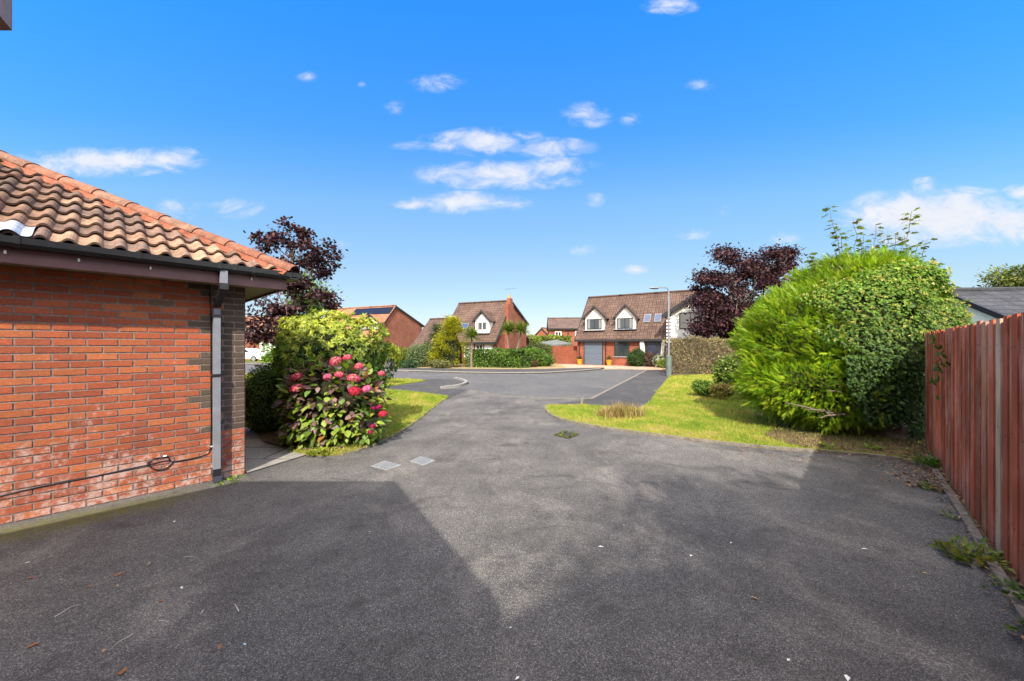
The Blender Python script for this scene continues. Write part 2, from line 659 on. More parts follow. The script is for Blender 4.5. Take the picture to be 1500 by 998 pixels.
vcol('brick_piece', 0.88, 0.2, 0.3, 28.0, 0.004, 140.0)
def weathered_tile():
    t = NT('roof_tile')
    p = t.pos()
    n = t.noise(p, 7.0, 6, 0.7)
    f = t.noise(p, 45.0, 4, 0.7)
    c = t.mix(1.0, t.attr(), mul3(t, t.math('MULTIPLY', t.rng(n, 0.28, 0.72, 0.6, 1.35), t.rng(f, 0.3, 0.7, 0.8, 1.2))), 'MULTIPLY')
    li = t.math('MULTIPLY', t.rng(t.noise(p, 30, 5, 0.75), 0.6, 0.7), t.rng(n, 0.42, 0.6))
    c = t.mix(t.math('MULTIPLY', li, 0.55), c, (0.36, 0.33, 0.27))
    dk = t.rng(t.noise(p, 3.0, 5, 0.7), 0.54, 0.68)
    c = t.mix(t.math('MULTIPLY', dk, 0.25), c, (0.07, 0.055, 0.045))
    t.base(c, 0.88, 0.2)
    t.bump(f, 0.006)


weathered_tile()
vcol('painted', 0.6, 0.3, 0.12, 5.0)
vcol('gloss', 0.25, 0.5, 0.08, 3.0)
vcol('litter', 0.8, 0.2, 0.2, 40.0)


def weathered_brick():
    """the near wall: brick colour of each brick, pale salt bloom low down in patches of its own"""
    t = NT('garage_brick')
    p = t.pos()
    sep = t.node('ShaderNodeSeparateXYZ')
    t.L.new(p, sep.inputs[0])
    rub = t.noise(p, 55, 5, 0.75, sc=(1, 1, 2.6))
    k = t.rng(rub, 0.3, 0.72, 0.7, 1.25)
    c = t.mix(1.0, t.attr(), mul3(t, k), 'MULTIPLY')
    patch = t.noise(p, 2.2, 4, 0.6)
    low = t.rng(sep.outputs[2], 1.25, 0.05, 0.0, 0.17)
    bl = t.noise(p, 14, 6, 0.75)
    m = t.rng(t.math('ADD', t.math('ADD', t.math('MULTIPLY', bl, 0.6), t.math('MULTIPLY', patch, 0.5)), low), 0.65, 0.80)
    c = t.mix(t.math('MULTIPLY', m, 0.65), c, (0.6, 0.5, 0.44))
    run = t.rng(t.noise(p, 3.2, 5, 0.65, sc=(1, 1, 0.14)), 0.5, 0.7)
    c = t.mix(t.math('MULTIPLY', run, 0.3), c, (0.12, 0.07, 0.05))
    t.base(c, 0.92, 0.15)
    t.bump(rub, 0.006)


weathered_brick()


def fence_paint():
    t = NT('fence_paint')
    p = t.pos()
    a = t.noise(p, 14, 6, 0.7, sc=(1.6, 1.6, 0.12), dist=0.4)
    b = t.noise(p, 2.0, 4, 0.6, sc=(1, 1, 0.5))
    g = t.noise(p, 90, 4, 0.7, sc=(1, 1, 0.05))
    c = t.mix(1.0, t.attr(), mul3(t, t.rng(b, 0.3, 0.7, 0.65, 1.2)), 'MULTIPLY')
    c = t.mix(1.0, c, mul3(t, t.rng(g, 0.3, 0.7, 0.8, 1.15)), 'MULTIPLY')
    worn = t.rng(t.math('ADD', a, t.math('MULTIPLY', b, 0.25)), 0.65, 0.80)
    c = t.mix(t.math('MULTIPLY', worn, 0.7), c, (0.55, 0.37, 0.25))
    sc_ = t.noise(p, 5.0, 8, 0.85, sc=(3.0, 3.0, 0.35), dist=2.5)
    c = t.mix(t.math('MULTIPLY', t.rng(t.math('ABSOLUTE', t.math('SUBTRACT', sc_, 0.5)), 0.012, 0.0), t.rng(b, 0.45, 0.62)), c, (0.7, 0.5, 0.4))
    sep = t.node('ShaderNodeSeparateXYZ')
    t.L.new(p, sep.inputs[0])
    low = t.math('MULTIPLY', t.rng(sep.outputs[2], 0.38, 0.0), t.rng(b, 0.35, 0.6))
    c = t.mix(t.math('MULTIPLY', low, 0.55), c, (0.1, 0.085, 0.065))
    t.base(c, 0.8, 0.2)
    t.bump(g, 0.004)


fence_paint()

plain('black_plastic', (0.016, 0.018, 0.021), 0.35, 0.5)
plain('grey_pipe', (0.2, 0.215, 0.235), 0.4, 0.4, 0.12)
plain('fascia_paint', (0.17, 0.085, 0.085), 0.45, 0.4, 0.2, 5)
plain('eave_board', (0.36, 0.24, 0.2), 0.6)
plain('soffit_paint', (0.3, 0.27, 0.16), 0.7)
plain('mortar', (0.24, 0.19, 0.16), 0.95, 0.1, 0.3, 30)
plain('white_paint', (0.78, 0.78, 0.75), 0.6, 0.3, 0.06)
plain('cream_render', (0.74, 0.72, 0.64), 0.8, 0.2, 0.06)
plain('dark_trim', (0.018, 0.018, 0.02), 0.4, 0.4)
plain('slate_blue_paint', (0.085, 0.11, 0.14), 0.45, 0.4, 0.08)
plain('navy_paint', (0.02, 0.025, 0.045), 0.4, 0.4)
plain('green_paint', (0.42, 0.55, 0.44), 0.5)
plain('solar', (0.008, 0.009, 0.016), 0.2, 0.5, 0.1)
plain('lead', (0.42, 0.46, 0.5), 0.42, 0.5, 0.3, 14, 0.35)
plain('galvanised', (0.22, 0.24, 0.255), 0.4, 0.5, 0.12, 9, 0.45)
plain('lamp_green', (0.1, 0.13, 0.115), 0.55, 0.3, 0.15)
plain('terracotta', (0.62, 0.24, 0.02), 0.6)
plain('cover_steel', (0.28, 0.29, 0.3), 0.55, 0.5, 0.35, 40, 0.3)
plain('fence_far', (0.2, 0.055, 0.028), 0.8)
plain('canopy_felt', (0.14, 0.15, 0.14), 0.85)
plain('stone', (0.08, 0.075, 0.08), 0.9, 0.2, 0.4, 12)
plain('rubber', (0.012, 0.012, 0.012), 0.8)
plain('white_gloss', (0.75, 0.76, 0.78), 0.2, 0.5, 0.03)
plain('wood_edging', (0.17, 0.145, 0.12), 0.9, 0.15, 0.45, 18)
plain('curtain', (0.2, 0.2, 0.19), 0.9, 0.1, 0.1)
plain('core', (0.022, 0.026, 0.012), 0.95, 0.05, 0.3)
plain('dead_core', (0.07, 0.055, 0.035), 0.95, 0.05, 0.3)


def glass(name, c=(0.02, 0.028, 0.035)):
    t = NT(name)
    t.base(c, 0.06, 0.6)
    t.b.inputs['Coat Weight'].default_value = 0.5
    t.b.inputs['Coat Roughness'].default_value = 0.03


glass('window_glass')
glass('sky_glass', (0.015, 0.04, 0.11))
M = MAT


# ------------------------------------------------------------------ foliage helpers
def reseed(key):
    global rng
    rng = np.random.default_rng(zlib.crc32(key.encode()))


def unit(v):
    return v / np.maximum(np.linalg.norm(v, axis=1, keepdims=True), 1e-9)


def rdir(n):
    return unit(rng.normal(size=(n, 3)))


TPL = {
    'leaf': ([(0, 0, 0), (.4, .5, .08), (1, 0, -.06), (.4, -.5, .08)], [(0, 1, 2), (0, 2, 3)]),
    'ovate': ([(0, 0, 0), (.18, .34, .05), (.5, .46, .06), (.82, .22, 0), (1, 0, -.08), (.82, -.22, 0), (.5, -.46, .06), (.18, -.34, .05), (.5, 0, -.02)],
              [(0, 8, 1), (1, 8, 2), (2, 8, 3), (3, 8, 4), (4, 8, 5), (5, 8, 6), (6, 8, 7), (7, 8, 0)]),
    'lobed': ([(0, 0, 0), (.05, .42, .04), (.42, .28, 0), (.5, .55, .03), (.66, .2, 0), (1, 0, -.06), (.66, -.2, 0), (.5, -.55, .03), (.42, -.28, 0), (.05, -.42, .04)],
              [(0, 1, 2), (2, 3, 4), (0, 2, 4), (0, 4, 5), (0, 5, 6), (6, 7, 8), (0, 6, 8), (0, 8, 9)]),
    'blade': ([(0, .5, 0), (.55, .32, .05), (1, 0, -.1), (.55, -.32, .05), (0, -.5, 0)], [(0, 4, 3, 1), (1, 3, 2)]),
    'tri': ([(0, .5, 0), (1, 0, 0), (0, -.5, 0)], [(0, 2, 1)]),
}


def frond_tpl():
    v, f = [], []

    def spike(x, y, ang, ln, w):
        dx, dy = math.cos(ang), math.sin(ang)
        i = len(v)
        h = -0.10 * x * x
        v.extend([(x - dy * w, y + dx * w, h), (x + dx * ln, y + dy * ln, h - 0.10 * ln), (x + dy * w, y - dx * w, h)])
        f.append((i, i + 2, i + 1))
    spike(0, 0, 0, 1.0, 0.016)
    for k, x in enumerate((.16, .28, .4, .52, .64, .76, .86)):
        ln = 0.42 * (1 - x * 0.72)
        for sg in (-1, 1):
            spike(x + .03 * sg, 0, sg * 0.75, ln, 0.024)
    return v, f


TPL['frond'] = frond_tpl()


def leaf_mesh(name, pts, axis, nrm, L, W, cols, mat, parent=None, tpl='leaf'):
    tv, tf = TPL[tpl]
    tv = np.array(tv, float)
    n, k = len(pts), len(tv)
    axis = unit(np.asarray(axis, float))
    side = unit(np.cross(nrm, axis))
    nr = np.cross(axis, side)
    L = np.broadcast_to(np.asarray(L, float), (n,))
    W = np.broadcast_to(np.asarray(W, float), (n,))
    V = (np.asarray(pts)[:, None, :] + (L[:, None] * tv[None, :, 0])[..., None] * axis[:, None] +
         (W[:, None] * tv[None, :, 1])[..., None] * side[:, None] + (L[:, None] * tv[None, :, 2])[..., None] * nr[:, None])
    V = V.reshape(-1, 3)
    loops, starts, tots = [], [], []
    base = np.arange(n) * k
    lt = sum(len(f) for f in tf)
    flat = np.concatenate([np.array(f) for f in tf])
    loops = (base[:, None] + flat[None, :]).reshape(-1)
    sizes = np.tile([len(f) for f in tf], n)
    starts = np.concatenate([[0], np.cumsum(sizes)[:-1]])
    me = bpy.data.meshes.new(name)
    me.vertices.add(len(V))
    me.vertices.foreach_set('co', V.astype(np.float32).ravel())
    me.loops.add(len(loops))
    me.loops.foreach_set('vertex_index', loops.astype(np.int32))
    me.polygons.add(len(sizes))
    me.polygons.foreach_set('loop_start', starts.astype(np.int32))
    at = me.attributes.new('col', 'FLOAT_COLOR', 'POINT')
    c = np.ones((n, k, 4), np.float32)
    c[:, :, :3] = np.asarray(cols)[:, None, :]
    at.data.foreach_set('color', c.ravel())
    me.update(calc_edges=True)
    me.validate()
    return link_mesh(name, me, mat, parent)


def pal(cols, n, w=None, jit=0.18):
    c = np.array(cols, float)
    i = rng.choice(len(c), n, p=None if w is None else np.array(w) / sum(w))
    return np.clip(c[i] * (1 + rng.normal(0, jit, (n, 1))) * (1 + rng.normal(0, jit * 0.3, (n, 3))), 0.002, 0.9)


class Lumpy:
    """an uneven rounded body: radius varies with direction"""
    def __init__(s, c, r, amp=0.12, k=4.0, flat=None):
        s.c, s.r, s.amp = np.array(c, float), np.array(r, float), amp
        s.k = rng.normal(size=(7, 3)) * k
        s.ph = rng.uniform(0, 6.28, 7)

    def rad(s, d):
        return 1 + s.amp * np.sin(d @ s.k.T + s.ph).sum(1) / 2.6

    def surf(s, n, lo=0.8, hi=1.0, half=None):
        d = rdir(n)
        q = s.rad(d) * (rng.uniform(lo ** 2, hi ** 2, n) ** 0.5)
        p = s.c + d * s.r * q[:, None]
        nr = unit(d / s.r)
        return p, nr, q

    def core(s, name, mat, parent, k=0.78, zmin=0.02, nu=28, nv=16):  # solid dark body added inside the foliage to block light
        vs, fs = [], []
        for j in range(nv + 1):
            th = math.pi * j / nv
            for i in range(nu):
                ph = 2 * math.pi * i / nu
                vs.append((math.sin(th) * math.cos(ph), math.sin(th) * math.sin(ph), math.cos(th)))
        d = np.array(vs)
        p = s.c + d * s.r * (s.rad(d) * k)[:, None]
        p[:, 2] = np.maximum(p[:, 2], zmin)
        for j in range(nv):
            for i in range(nu):
                i2 = (i + 1) % nu
                fs.append((j * nu + i, (j + 1) * nu + i, (j + 1) * nu + i2, j * nu + i2))
        me = bpy.data.meshes.new(name)
        me.from_pydata([tuple(v) for v in p], [], fs)
        me.update()
        return link_mesh(name, me, mat, parent, True)


def branch_path(a, b, sag=0.0, n=5, wob=0.05):
    a, b = Vector(a), Vector(b)
    out = []
    for i in range(n + 1):
        t = i / n
        p = a.lerp(b, t)
        p.z += sag * math.sin(math.pi * t)
        if 0 < i < n:
            p += Vector(rng.normal(0, wob, 3))
        out.append(p)
    return out


def tree(name, base, trunk_h, blobs, label, cat, cols, weights=None, leaf=(0.09, 0.06), per=900, clump=0.3, tpl='leaf', mat='leaf',
         trunk_r=0.09, bark='bark', group=None, spread=1.0, lean=(0, 0), inner=0.35):
    """blobs: (centre, radii, number of twig clumps)"""
    reseed(label)
    root = empty(name, base, label, cat, group)
    mb = MB()
    top = Vector(base) + Vector((lean[0], lean[1], trunk_h))
    mb.tube(branch_path(base, top, 0, 6, trunk_r * 0.35), [trunk_r * (1.25 - 0.75 * i / 6) for i in range(7)], 9)
    pts, ax, nr, cc = [], [], [], []
    for c, r, k in blobs:
        c, r = np.array(c, float), np.array(r, float)
        d = rdir(k)
        q = rng.uniform(inner, 1.0, k) ** 0.6
        cl = c + d * r * q[:, None]
        for i in range(k):
            if i % 3 == 0:
                t = rng.uniform(0.35, 1.0)
                st = Vector(base).lerp(top, t)
                mb.tube(branch_path(st, cl[i], 0.08, 4, 0.05), [trunk_r * 0.34, trunk_r * 0.26, trunk_r * 0.2, trunk_r * 0.13, trunk_r * 0.06], 5, cap=False)
            n = int(per * rng.uniform(0.55, 1.35))
            g = rng.normal(size=(n, 3)) * np.array([1, 1, 0.62]) * clump * rng.uniform(0.6, 1.25)
            p = cl[i] + g
            pts.append(p)
            o = unit(g + d[i] * clump * 0.8)
            ax.append(unit(o + rdir(n) * 0.9 + np.array([0, 0, -0.25])))
            nr.append(unit(rdir(n) * 0.8 + np.array([0, 0, 0.9]) + o * 0.4))
            cc.append(pal(cols, n, weights) * rng.uniform(0.72, 1.22))
    pts, ax, nr, cc = map(np.concatenate, (pts, ax, nr, cc))
    mb.build('trunk', M[bark], root, True)
    n = len(pts)
    leaf_mesh('crown', pts, ax, nr, leaf[0] * rng.uniform(0.7, 1.3, n), leaf[1] * rng.uniform(0.7, 1.3, n), cc, M[mat], root, tpl)
    return root


def shrub(name, lump, label, cat, cols, n=4000, leaf=(0.06, 0.03), weights=None, tpl='leaf', mat='leaf', group=None, core='core', ck=0.82,
          lo=0.78, hi=1.06, up=0.4, tuft=1, zmin=0.02, hcol=None, stems=True):
    """rounded shrub: shell of leaves in tufts around an added solid dark middle"""
    reseed(label)
    c = lump.c
    root = empty(name, (c[0], c[1], 0), label, cat, group)
    lump.core('dark_core', M[core], root, ck, zmin)
    p, nr, q = lump.surf(n // tuft, lo, hi)
    base_c = pal(cols, len(p), weights)
    if hcol is not None:
        base_c = hcol(p, nr, base_c)
    if tuft > 1:
        p = np.repeat(p, tuft, 0) + rng.normal(0, leaf[0] * 0.12, (len(p) * tuft, 3))
        nr = np.repeat(nr, tuft, 0)
        base_c = np.repeat(base_c, tuft, 0) * (1 + rng.normal(0, 0.14, (len(p), 1)))
    ok = p[:, 2] > zmin + 0.01
    p, nr, base_c = p[ok], nr[ok], base_c[ok]
    m = len(p)
    ax = unit(nr * 0.55 + rdir(m) * 0.95 + np.array([0, 0, up * 0.5]))
    nn = unit(nr + rdir(m) * 0.5 + np.array([0, 0, up]))
    leaf_mesh('foliage', p, ax, nn, leaf[0] * rng.uniform(0.65, 1.3, m), leaf[1] * rng.uniform(0.7, 1.3, m), np.clip(base_c, 0.003, 0.9), M[mat], root, tpl)
    return root


def weed(name, at, label, n=14, L=0.16, W=0.03, cols=((0.1, 0.17, 0.03), (0.2, 0.24, 0.04)), spread=0.06, up=0.7, tpl='blade', cat='weed', group=None, flower=None):
    reseed(label)
    at = Vector(at)
    a = rng.uniform(0, 6.28, n)
    r = rng.uniform(0, spread, n)
    p = np.stack([at.x + np.cos(a) * r, at.y + np.sin(a) * r, np.full(n, at.z)], 1)
    ax = np.stack([np.cos(a), np.sin(a), rng.uniform(0.25, 1.0, n) * up * 1.8], 1)
    nr = np.stack([-np.cos(a) * 0.6, -np.sin(a) * 0.6, np.ones(n)], 1) + rng.normal(0, 0.2, (n, 3))
    if tpl == 'leaf':
        n2 = n * 3
        p = np.repeat(p, 3, 0) + np.repeat(unit(ax), 3, 0) * (L * rng.uniform(0, 0.6, n2))[:, None]
        ax = unit(np.repeat(ax, 3, 0)) + rdir(n2) * 0.7
        nr = np.repeat(nr, 3, 0) + rdir(n2) * 0.3
        n, L, W = n2, L * 0.36, W * 0.75
    o = leaf_mesh(name, p, ax, nr, L * rng.uniform(0.5, 1.2, n), W * rng.uniform(0.7, 1.3, n), pal(cols, n), M['leaf'], None, tpl)
    return tag(o, label, cat, group)


# ================================================================== GROUND
def sheet(name, pts, z, mat, kind='structure', drop=0.0, label=None):
    mb = MB()
    mb.poly(pts, z, drop=drop)
    o = mb.build(name, M[mat])
    o['kind'] = kind
    return o


def strip(name, path, w, z0, z1, mat, off=0.0):
    """a kerb or edging along a path on the ground, w wide to the right of travel"""
    mb = MB()
    pts = [Vector((p[0], p[1], 0)) for p in path]
    nr = []
    for i in range(len(pts)):
        t = (pts[min(i + 1, len(pts) - 1)] - pts[max(i - 1, 0)]).normalized()
        nr.append(Vector((t.y, -t.x, 0)))
    for i in range(len(pts) - 1):
        a, b = pts[i] + nr[i] * off, pts[i + 1] + nr[i + 1] * off
        c, d = pts[i + 1] + nr[i + 1] * (off + w), pts[i] + nr[i] * (off + w)
        lo, hi = UP * z0, UP * z1
        mb.face((a + hi, d + hi, c + hi, b + hi))
        mb.face((a + lo, a + hi, b + hi, b + lo))
        mb.face((d + hi, d + lo, c + lo, c + hi))
        if i == 0:
            mb.face((a + lo, d + lo, d + hi, a + hi))
        if i == len(pts) - 2:
            mb.face((b + lo, b + hi, c + hi, c + lo))
    o = mb.build(name, M[mat])
    o['kind'] = 'structure'
    return o


def smooth(pts, k=2):
    pts = [Vector(p) for p in pts]
    for _ in range(k):
        out = [pts[0]]
        for a, b in zip(pts[:-1], pts[1:]):
            out += [a.lerp(b, 0.25), a.lerp(b, 0.75)]
        out.append(pts[-1])
        pts = out
    return pts


sheet('ground', [(-700, -700), (700, -700), (700, 900), (-700, 900)], -0.02, 'far_ground')
sheet('driveway', [(-16, -9), (16, -9), (16, 15.5), (-16, 15.5)], 0.0, 'asphalt')

mouth = [G(685, 571), G(735, 580), G(800, 583.5), G(866, 584.5)]
right_edge = [G(866, 584.5), G(947.5, 542.5)]
far_kerb = [G(947.5, 542.5), G(905, 541.3), G(880, 542), G(845, 545), G(800, 547.6), G(740, 548.2), G(680, 547.3), G(600, 545), G(480, 540), G(360, 534), G(230, 529)]
near_left = [G(230, 539), G(360, 547), G(480, 551), G(560, 553.5), G(620, 556)]
nose = smooth([G(668, 555.3), G(676, 557), G(688, 561.5), G(676, 567), G(648, 570)], 2)
road_poly = mouth + right_edge[1:] + far_kerb[1:] + near_left + [G(655, 555), G(676, 557), G(688, 561.5), G(680, 566)]
sheet('road', [(p.x, p.y) for p in road_poly], 0.004, 'road_asphalt')
sheet('pavement', [(p.x, p.y) for p in [G(866, 584.5), G(947.5, 542.5), G(990, 541.5), G(981, 553), G(965, 575), G(955, 590), G(938, 601), G(860, 596), G(800, 594)]], 0.006, 'pavement_asphalt')
sheet('pavement', [(p.x, p.y) for p in [G(685, 571), G(648, 570), G(688, 561.5), G(676, 557), G(655, 555), G(620, 556), G(480, 551), G(360, 547), G(300, 544), G(300, 600), G(655, 585)]], 0.005, 'pavement_asphalt')
far_pave = [G(880, 542), G(845, 545), G(800, 547.6), G(740, 548.2), G(680, 547.3), G(600, 545), G(480, 540), G(360, 534), G(360, 531.5), G(480, 536), G(600, 540.2), G(680, 541.8), G(740, 542.3), G(800, 542), G(845, 540.5), G(885, 539.8)]
sheet('pavement', [(p.x, p.y) for p in far_pave], 0.07, 'pavement_asphalt', drop=0.09)
sheet('verge', [(p.x, p.y) for p in [G(600, 540), G(680, 541.6), G(740, 542.1), G(800, 541.8), G(830, 540), G(815, 531), G(700, 534), G(600, 535)]], 0.05, 'dry_verge', drop=0.07)
sheet('verge', [(p.x, p.y) for p in [G(600, 540), G(480, 535.8), G(360, 531.2), G(250, 527.5), G(250, 523), G(360, 526), G(480, 529), G(600, 535)]], 0.05, 'lawn', drop=0.07)
sheet('paved_drive', [(p.x, p.y) for p in [G(815, 531), G(830, 540.3), G(885, 539.9), G(947.5, 541.7), G(992, 541), G(985, 532), G(850, 528)]], 0.012, 'block_paving', drop=0.03)

strip('kerb', far_kerb[2:], 0.14, -0.01, 0.105, 'kerb_concrete')
strip('kerb', nose, 0.13, -0.01, 0.10, 'kerb_concrete')
strip('kerb', mouth, 0.045, 0.0, 0.014, 'edging_concrete', -0.03)
strip('kerb', right_edge, 0.1, 0.0, 0.016, 'edging_concrete', -0.05)
strip('kerb', [G(947.5, 542.5), G(905, 541.3), G(880, 542)], 0.14, 0.0, 0.02, 'kerb_concrete')

# lawns
lawn_left_edge = smooth([G(430, 664), G(462, 669), G(505, 667), G(556, 650), G(600, 625), G(640, 592), G(655, 582.5)], 2)
lawn_left = [(p.x, p.y) for p in lawn_left_edge + [G(600, 575.5), G(540, 571), G(470, 567), G(360, 561), G(250, 555), G(250, 610), G(362, 628), G(395, 640)]]
sheet('lawn', lawn_left, 0.035, 'lawn', drop=0.05)
lawn_mid = [(p.x, p.y) for p in [G(624, 558.5), G(560, 555), G(480, 552.5), G(360, 548.5), G(250, 543), G(250, 551), G(360, 556), G(480, 562), G(556, 569)]]
sheet('lawn', lawn_mid, 0.04, 'lawn', drop=0.05)
lawn_right_edge = smooth([G(803, 595.5), G(800, 601), G(812, 612), G(845, 621), G(900, 630.5), G(1000, 643.5), G(1100, 655), G(1190, 662), G(1250, 666), G(1330, 675), G(1372, 692)], 2)
lawn_right = [(p.x, p.y) for p in lawn_right_edge + [G(1440, 640), G(1440, 545), G(1200, 545), G(1075, 549), G(984, 552), G(966, 574), G(956, 590), G(938, 601), G(860, 595.5)]]
sheet('lawn', lawn_right, 0.035, 'lawn', drop=0.05)
strip('lawn_edging', [(p.x, p.y) for p in lawn_right_edge], 0.05, -0.01, 0.045, 'edging_concrete')
strip('lawn_edging', [(p.x, p.y) for p in lawn_left_edge[9:]], 0.04, -0.01, 0.03, 'edging_concrete')
soil_r = smooth([G(1120, 640), G(1165, 658.5), G(1250, 664.5), G(1330, 673), G(1368, 688), G(1400, 650), G(1420, 600), G(1300, 590), G(1200, 600), G(1150, 618), G(1120, 640)], 2)
sheet('soil_bed', [(p.x, p.y) for p in soil_r[:-1]], 0.045, 'soil')
soil_l = smooth([G(385, 650), G(440, 664), G(480, 664), G(525, 655), G(560, 630), G(540, 600), G(450, 590), G(380, 600), G(368, 625), G(385, 650)], 2)
sheet('soil_bed', [(p.x, p.y) for p in soil_l[:-1]], 0.043, 'soil')
sheet('soil_bed', [(p.x, p.y) for p in [G(985, 551), G(1090, 549), G(1200, 548), G(1200, 541), G(985, 543)]], 0.043, 'soil')

# concrete path past the garage corner
pc = G(359, 694.5)
path_pts = [pc + D * 0.02 + NN * 0.02, G(448, 668), G(400, 646), G(378, 628), G(362, 616), G(330, 600), pc - NN * 5 + D * 0.9, pc - NN * 5 + D * 0.02]
sheet('path', [(p.x, p.y) for p in path_pts], 0.02, 'concrete_slab', drop=0.03)


# individual blades standing in the lawns
def in_poly(x, y, poly):
    inside = np.zeros(len(x), bool)
    n = len(poly)
    for i in range(n):
        x1, y1 = poly[i]
        x2, y2 = poly[(i + 1) % n]
        c = ((y1 > y) != (y2 > y)) & (x < (x2 - x1) * (y - y1) / (y2 - y1 + 1e-12) + x1)
        inside ^= c
    return inside


def blades(polys, n_per_m2, ymax, holes=()):
    ps = []
    for poly in polys:
        a = np.array(poly)
        x0, y0 = a.min(0)
        x1, y1 = a.max(0)
        y1 = min(y1, ymax)
        n = int((x1 - x0) * (y1 - y0) * n_per_m2)
        x, y = rng.uniform(x0, x1, n), rng.uniform(y0, y1, n)
        ok = in_poly(x, y, poly) & (rng.uniform(0, 1, n) < np.clip(7.0 / y, 0.15, 1))
        for h in holes:
            ok &= ~(in_poly(x, y, h) & (rng.uniform(0, 1, n) < 0.6))
        ps.append(np.stack([x[ok], y[ok], np.full(ok.sum(), 0.036)], 1))
    for poly in polys:
        a = np.array(poly)
        for _ in range(170):
            cx, cy = rng.uniform(a[:, 0].min(), a[:, 0].max()), rng.uniform(a[:, 1].min(), min(a[:, 1].max(), ymax))
            if in_poly(np.array([cx]), np.array([cy]), poly)[0]:
                k_ = int(rng.uniform(25, 90))
                ps.append(np.stack([cx + rng.normal(0, .07, k_), cy + rng.normal(0, .07, k_), np.full(k_, 0.045)], 1))
    for edge_ in (lawn_left_edge, lawn_right_edge, [G(655, 582.5), G(600, 575.5), G(540, 571), G(470, 567)], [G(803, 595.5), G(860, 595.5), G(938, 601), G(956, 590), G(966, 574), G(984, 552)]):
        for a_, b_ in zip(edge_[:-1], edge_[1:]):
            L_ = (b_ - a_).length
            k_ = int(L_ * 300)
            t_ = rng.uniform(0, 1, k_)
            nn_ = Vector((b_.y - a_.y, a_.x - b_.x, 0)).normalized()
            o_ = rng.normal(0.0, 0.035, k_)
            ps.append(np.array(a_) + t_[:, None] * np.array(b_ - a_) + o_[:, None] * np.array(nn_) + np.array([0, 0, 0.02]))
    p = np.concatenate(ps)
    n = len(p)
    ax = np.stack([rng.normal(0, .45, n), rng.normal(0, .45, n), np.ones(n)], 1)
    nr = rdir(n) * np.array([1, 1, 0.2])
    cc = np.clip(np.ones((n, 3)) * rng.uniform(0.75, 1.3, (n, 1)) * (1 + rng.normal(0, .06, (n, 3))), 0, 2)
    o = leaf_mesh('grass', p, ax, nr, rng.uniform(0.025, 0.065, n) * np.clip(p[:, 1] / 9, 1, 1.6), 0.007 * np.clip(p[:, 1] / 7, 1, 3), cc, M['grass_blade'], None, 'tri')
    return tag(o, 'short mown grass growing on the front lawns', 'grass', None, 'stuff')


blades([lawn_left, lawn_right, lawn_mid], 1700, 22, [[(p.x, p.y) for p in soil_r], [(p.x, p.y) for p in soil_l]])

# ================================================================== GARAGE
C0 = G(359, 694.5)
OFF = C0.dot(NN)


def GW(t, out, z):
    return C0 - D * t + NN * out + UP * z


def gwall(px, py, out=0.0):
    return RP(px, py, C0 + NN * out, NN)


def gt(px, out=0.0):
    """distance along the garage wall from its corner of a picture column"""
    p = RP(px, 600, C0 + NN * out, NN)
    return (C0 - p).dot(D)


garage = empty('garage', GW(2, -2, 0), 'single storey red brick garage with clay tiled hip roof and brown corner bricks', 'garage')
GL = 7.0
mb = MB()
mb.box(GW(0.004, -5.4, 0), -D * GL, NN * 5.396, UP * 2.44)
core_w = mb.build('wall', M['mortar'], garage)
mb = MB()
for row in range(32):
    z0 = row * 0.075 + 0.006
    off = 0.0 if row % 2 == 0 else 0.1125
    t = 0.0
    first = True
    while t < GL - 0.3:
        w = 0.225
        if first and off:
            w = 0.1125
        first = False
        tc = t + w / 2
        blk = (row // 3) % 2
        brown = row >= 8 and tc < (0.46 if blk == 0 else 0.335)
        if brown:
            c = np.array((0.105, 0.078, 0.058)) * rng.uniform(0.8, 1.15)
        elif rng.uniform() < 0.03 and row > 14 and tc > 0.7:
            c = np.array((0.15, 0.1, 0.065)) * rng.uniform(0.8, 1.1)
        else:
            c = np.array([(0.42, 0.115, 0.052), (0.38, 0.1, 0.047), (0.45, 0.14, 0.058), (0.33, 0.09, 0.046)][rng.integers(0, 4)]) * rng.uniform(0.85, 1.12)
        o = GW(t + 0.005, -0.02, z0)
        dep = 0.0215 + rng.uniform(-0.0015, 0.0015)
        a, b = o, o - D * (w - 0.01)
        h = UP * 0.064
        fr = NN * dep
        ins = 0.003
        A, B = a + fr - D * ins + UP * ins, b + fr + D * ins + UP * ins
        hh = UP * (0.064 - 2 * ins)
        mb.face((B, A, A + hh, B + hh), tuple(c))
        for q in ((b, a, A, B), (B + hh, A + hh, a + h, b + h), (a, a + h, A + hh, A), (b, B, B + hh, b + h)):
            mb.face(q, tuple(c * 0.9))
        t += w
mb.build('brickwork', M['garage_brick'], garage)
mb = MB()
mb.box(GW(-0.001, -5.42, 0.0), D * 0.003, NN * 5.41, UP * 2.43)
mb.build('end_wall', M['garage_end_brick'], garage)

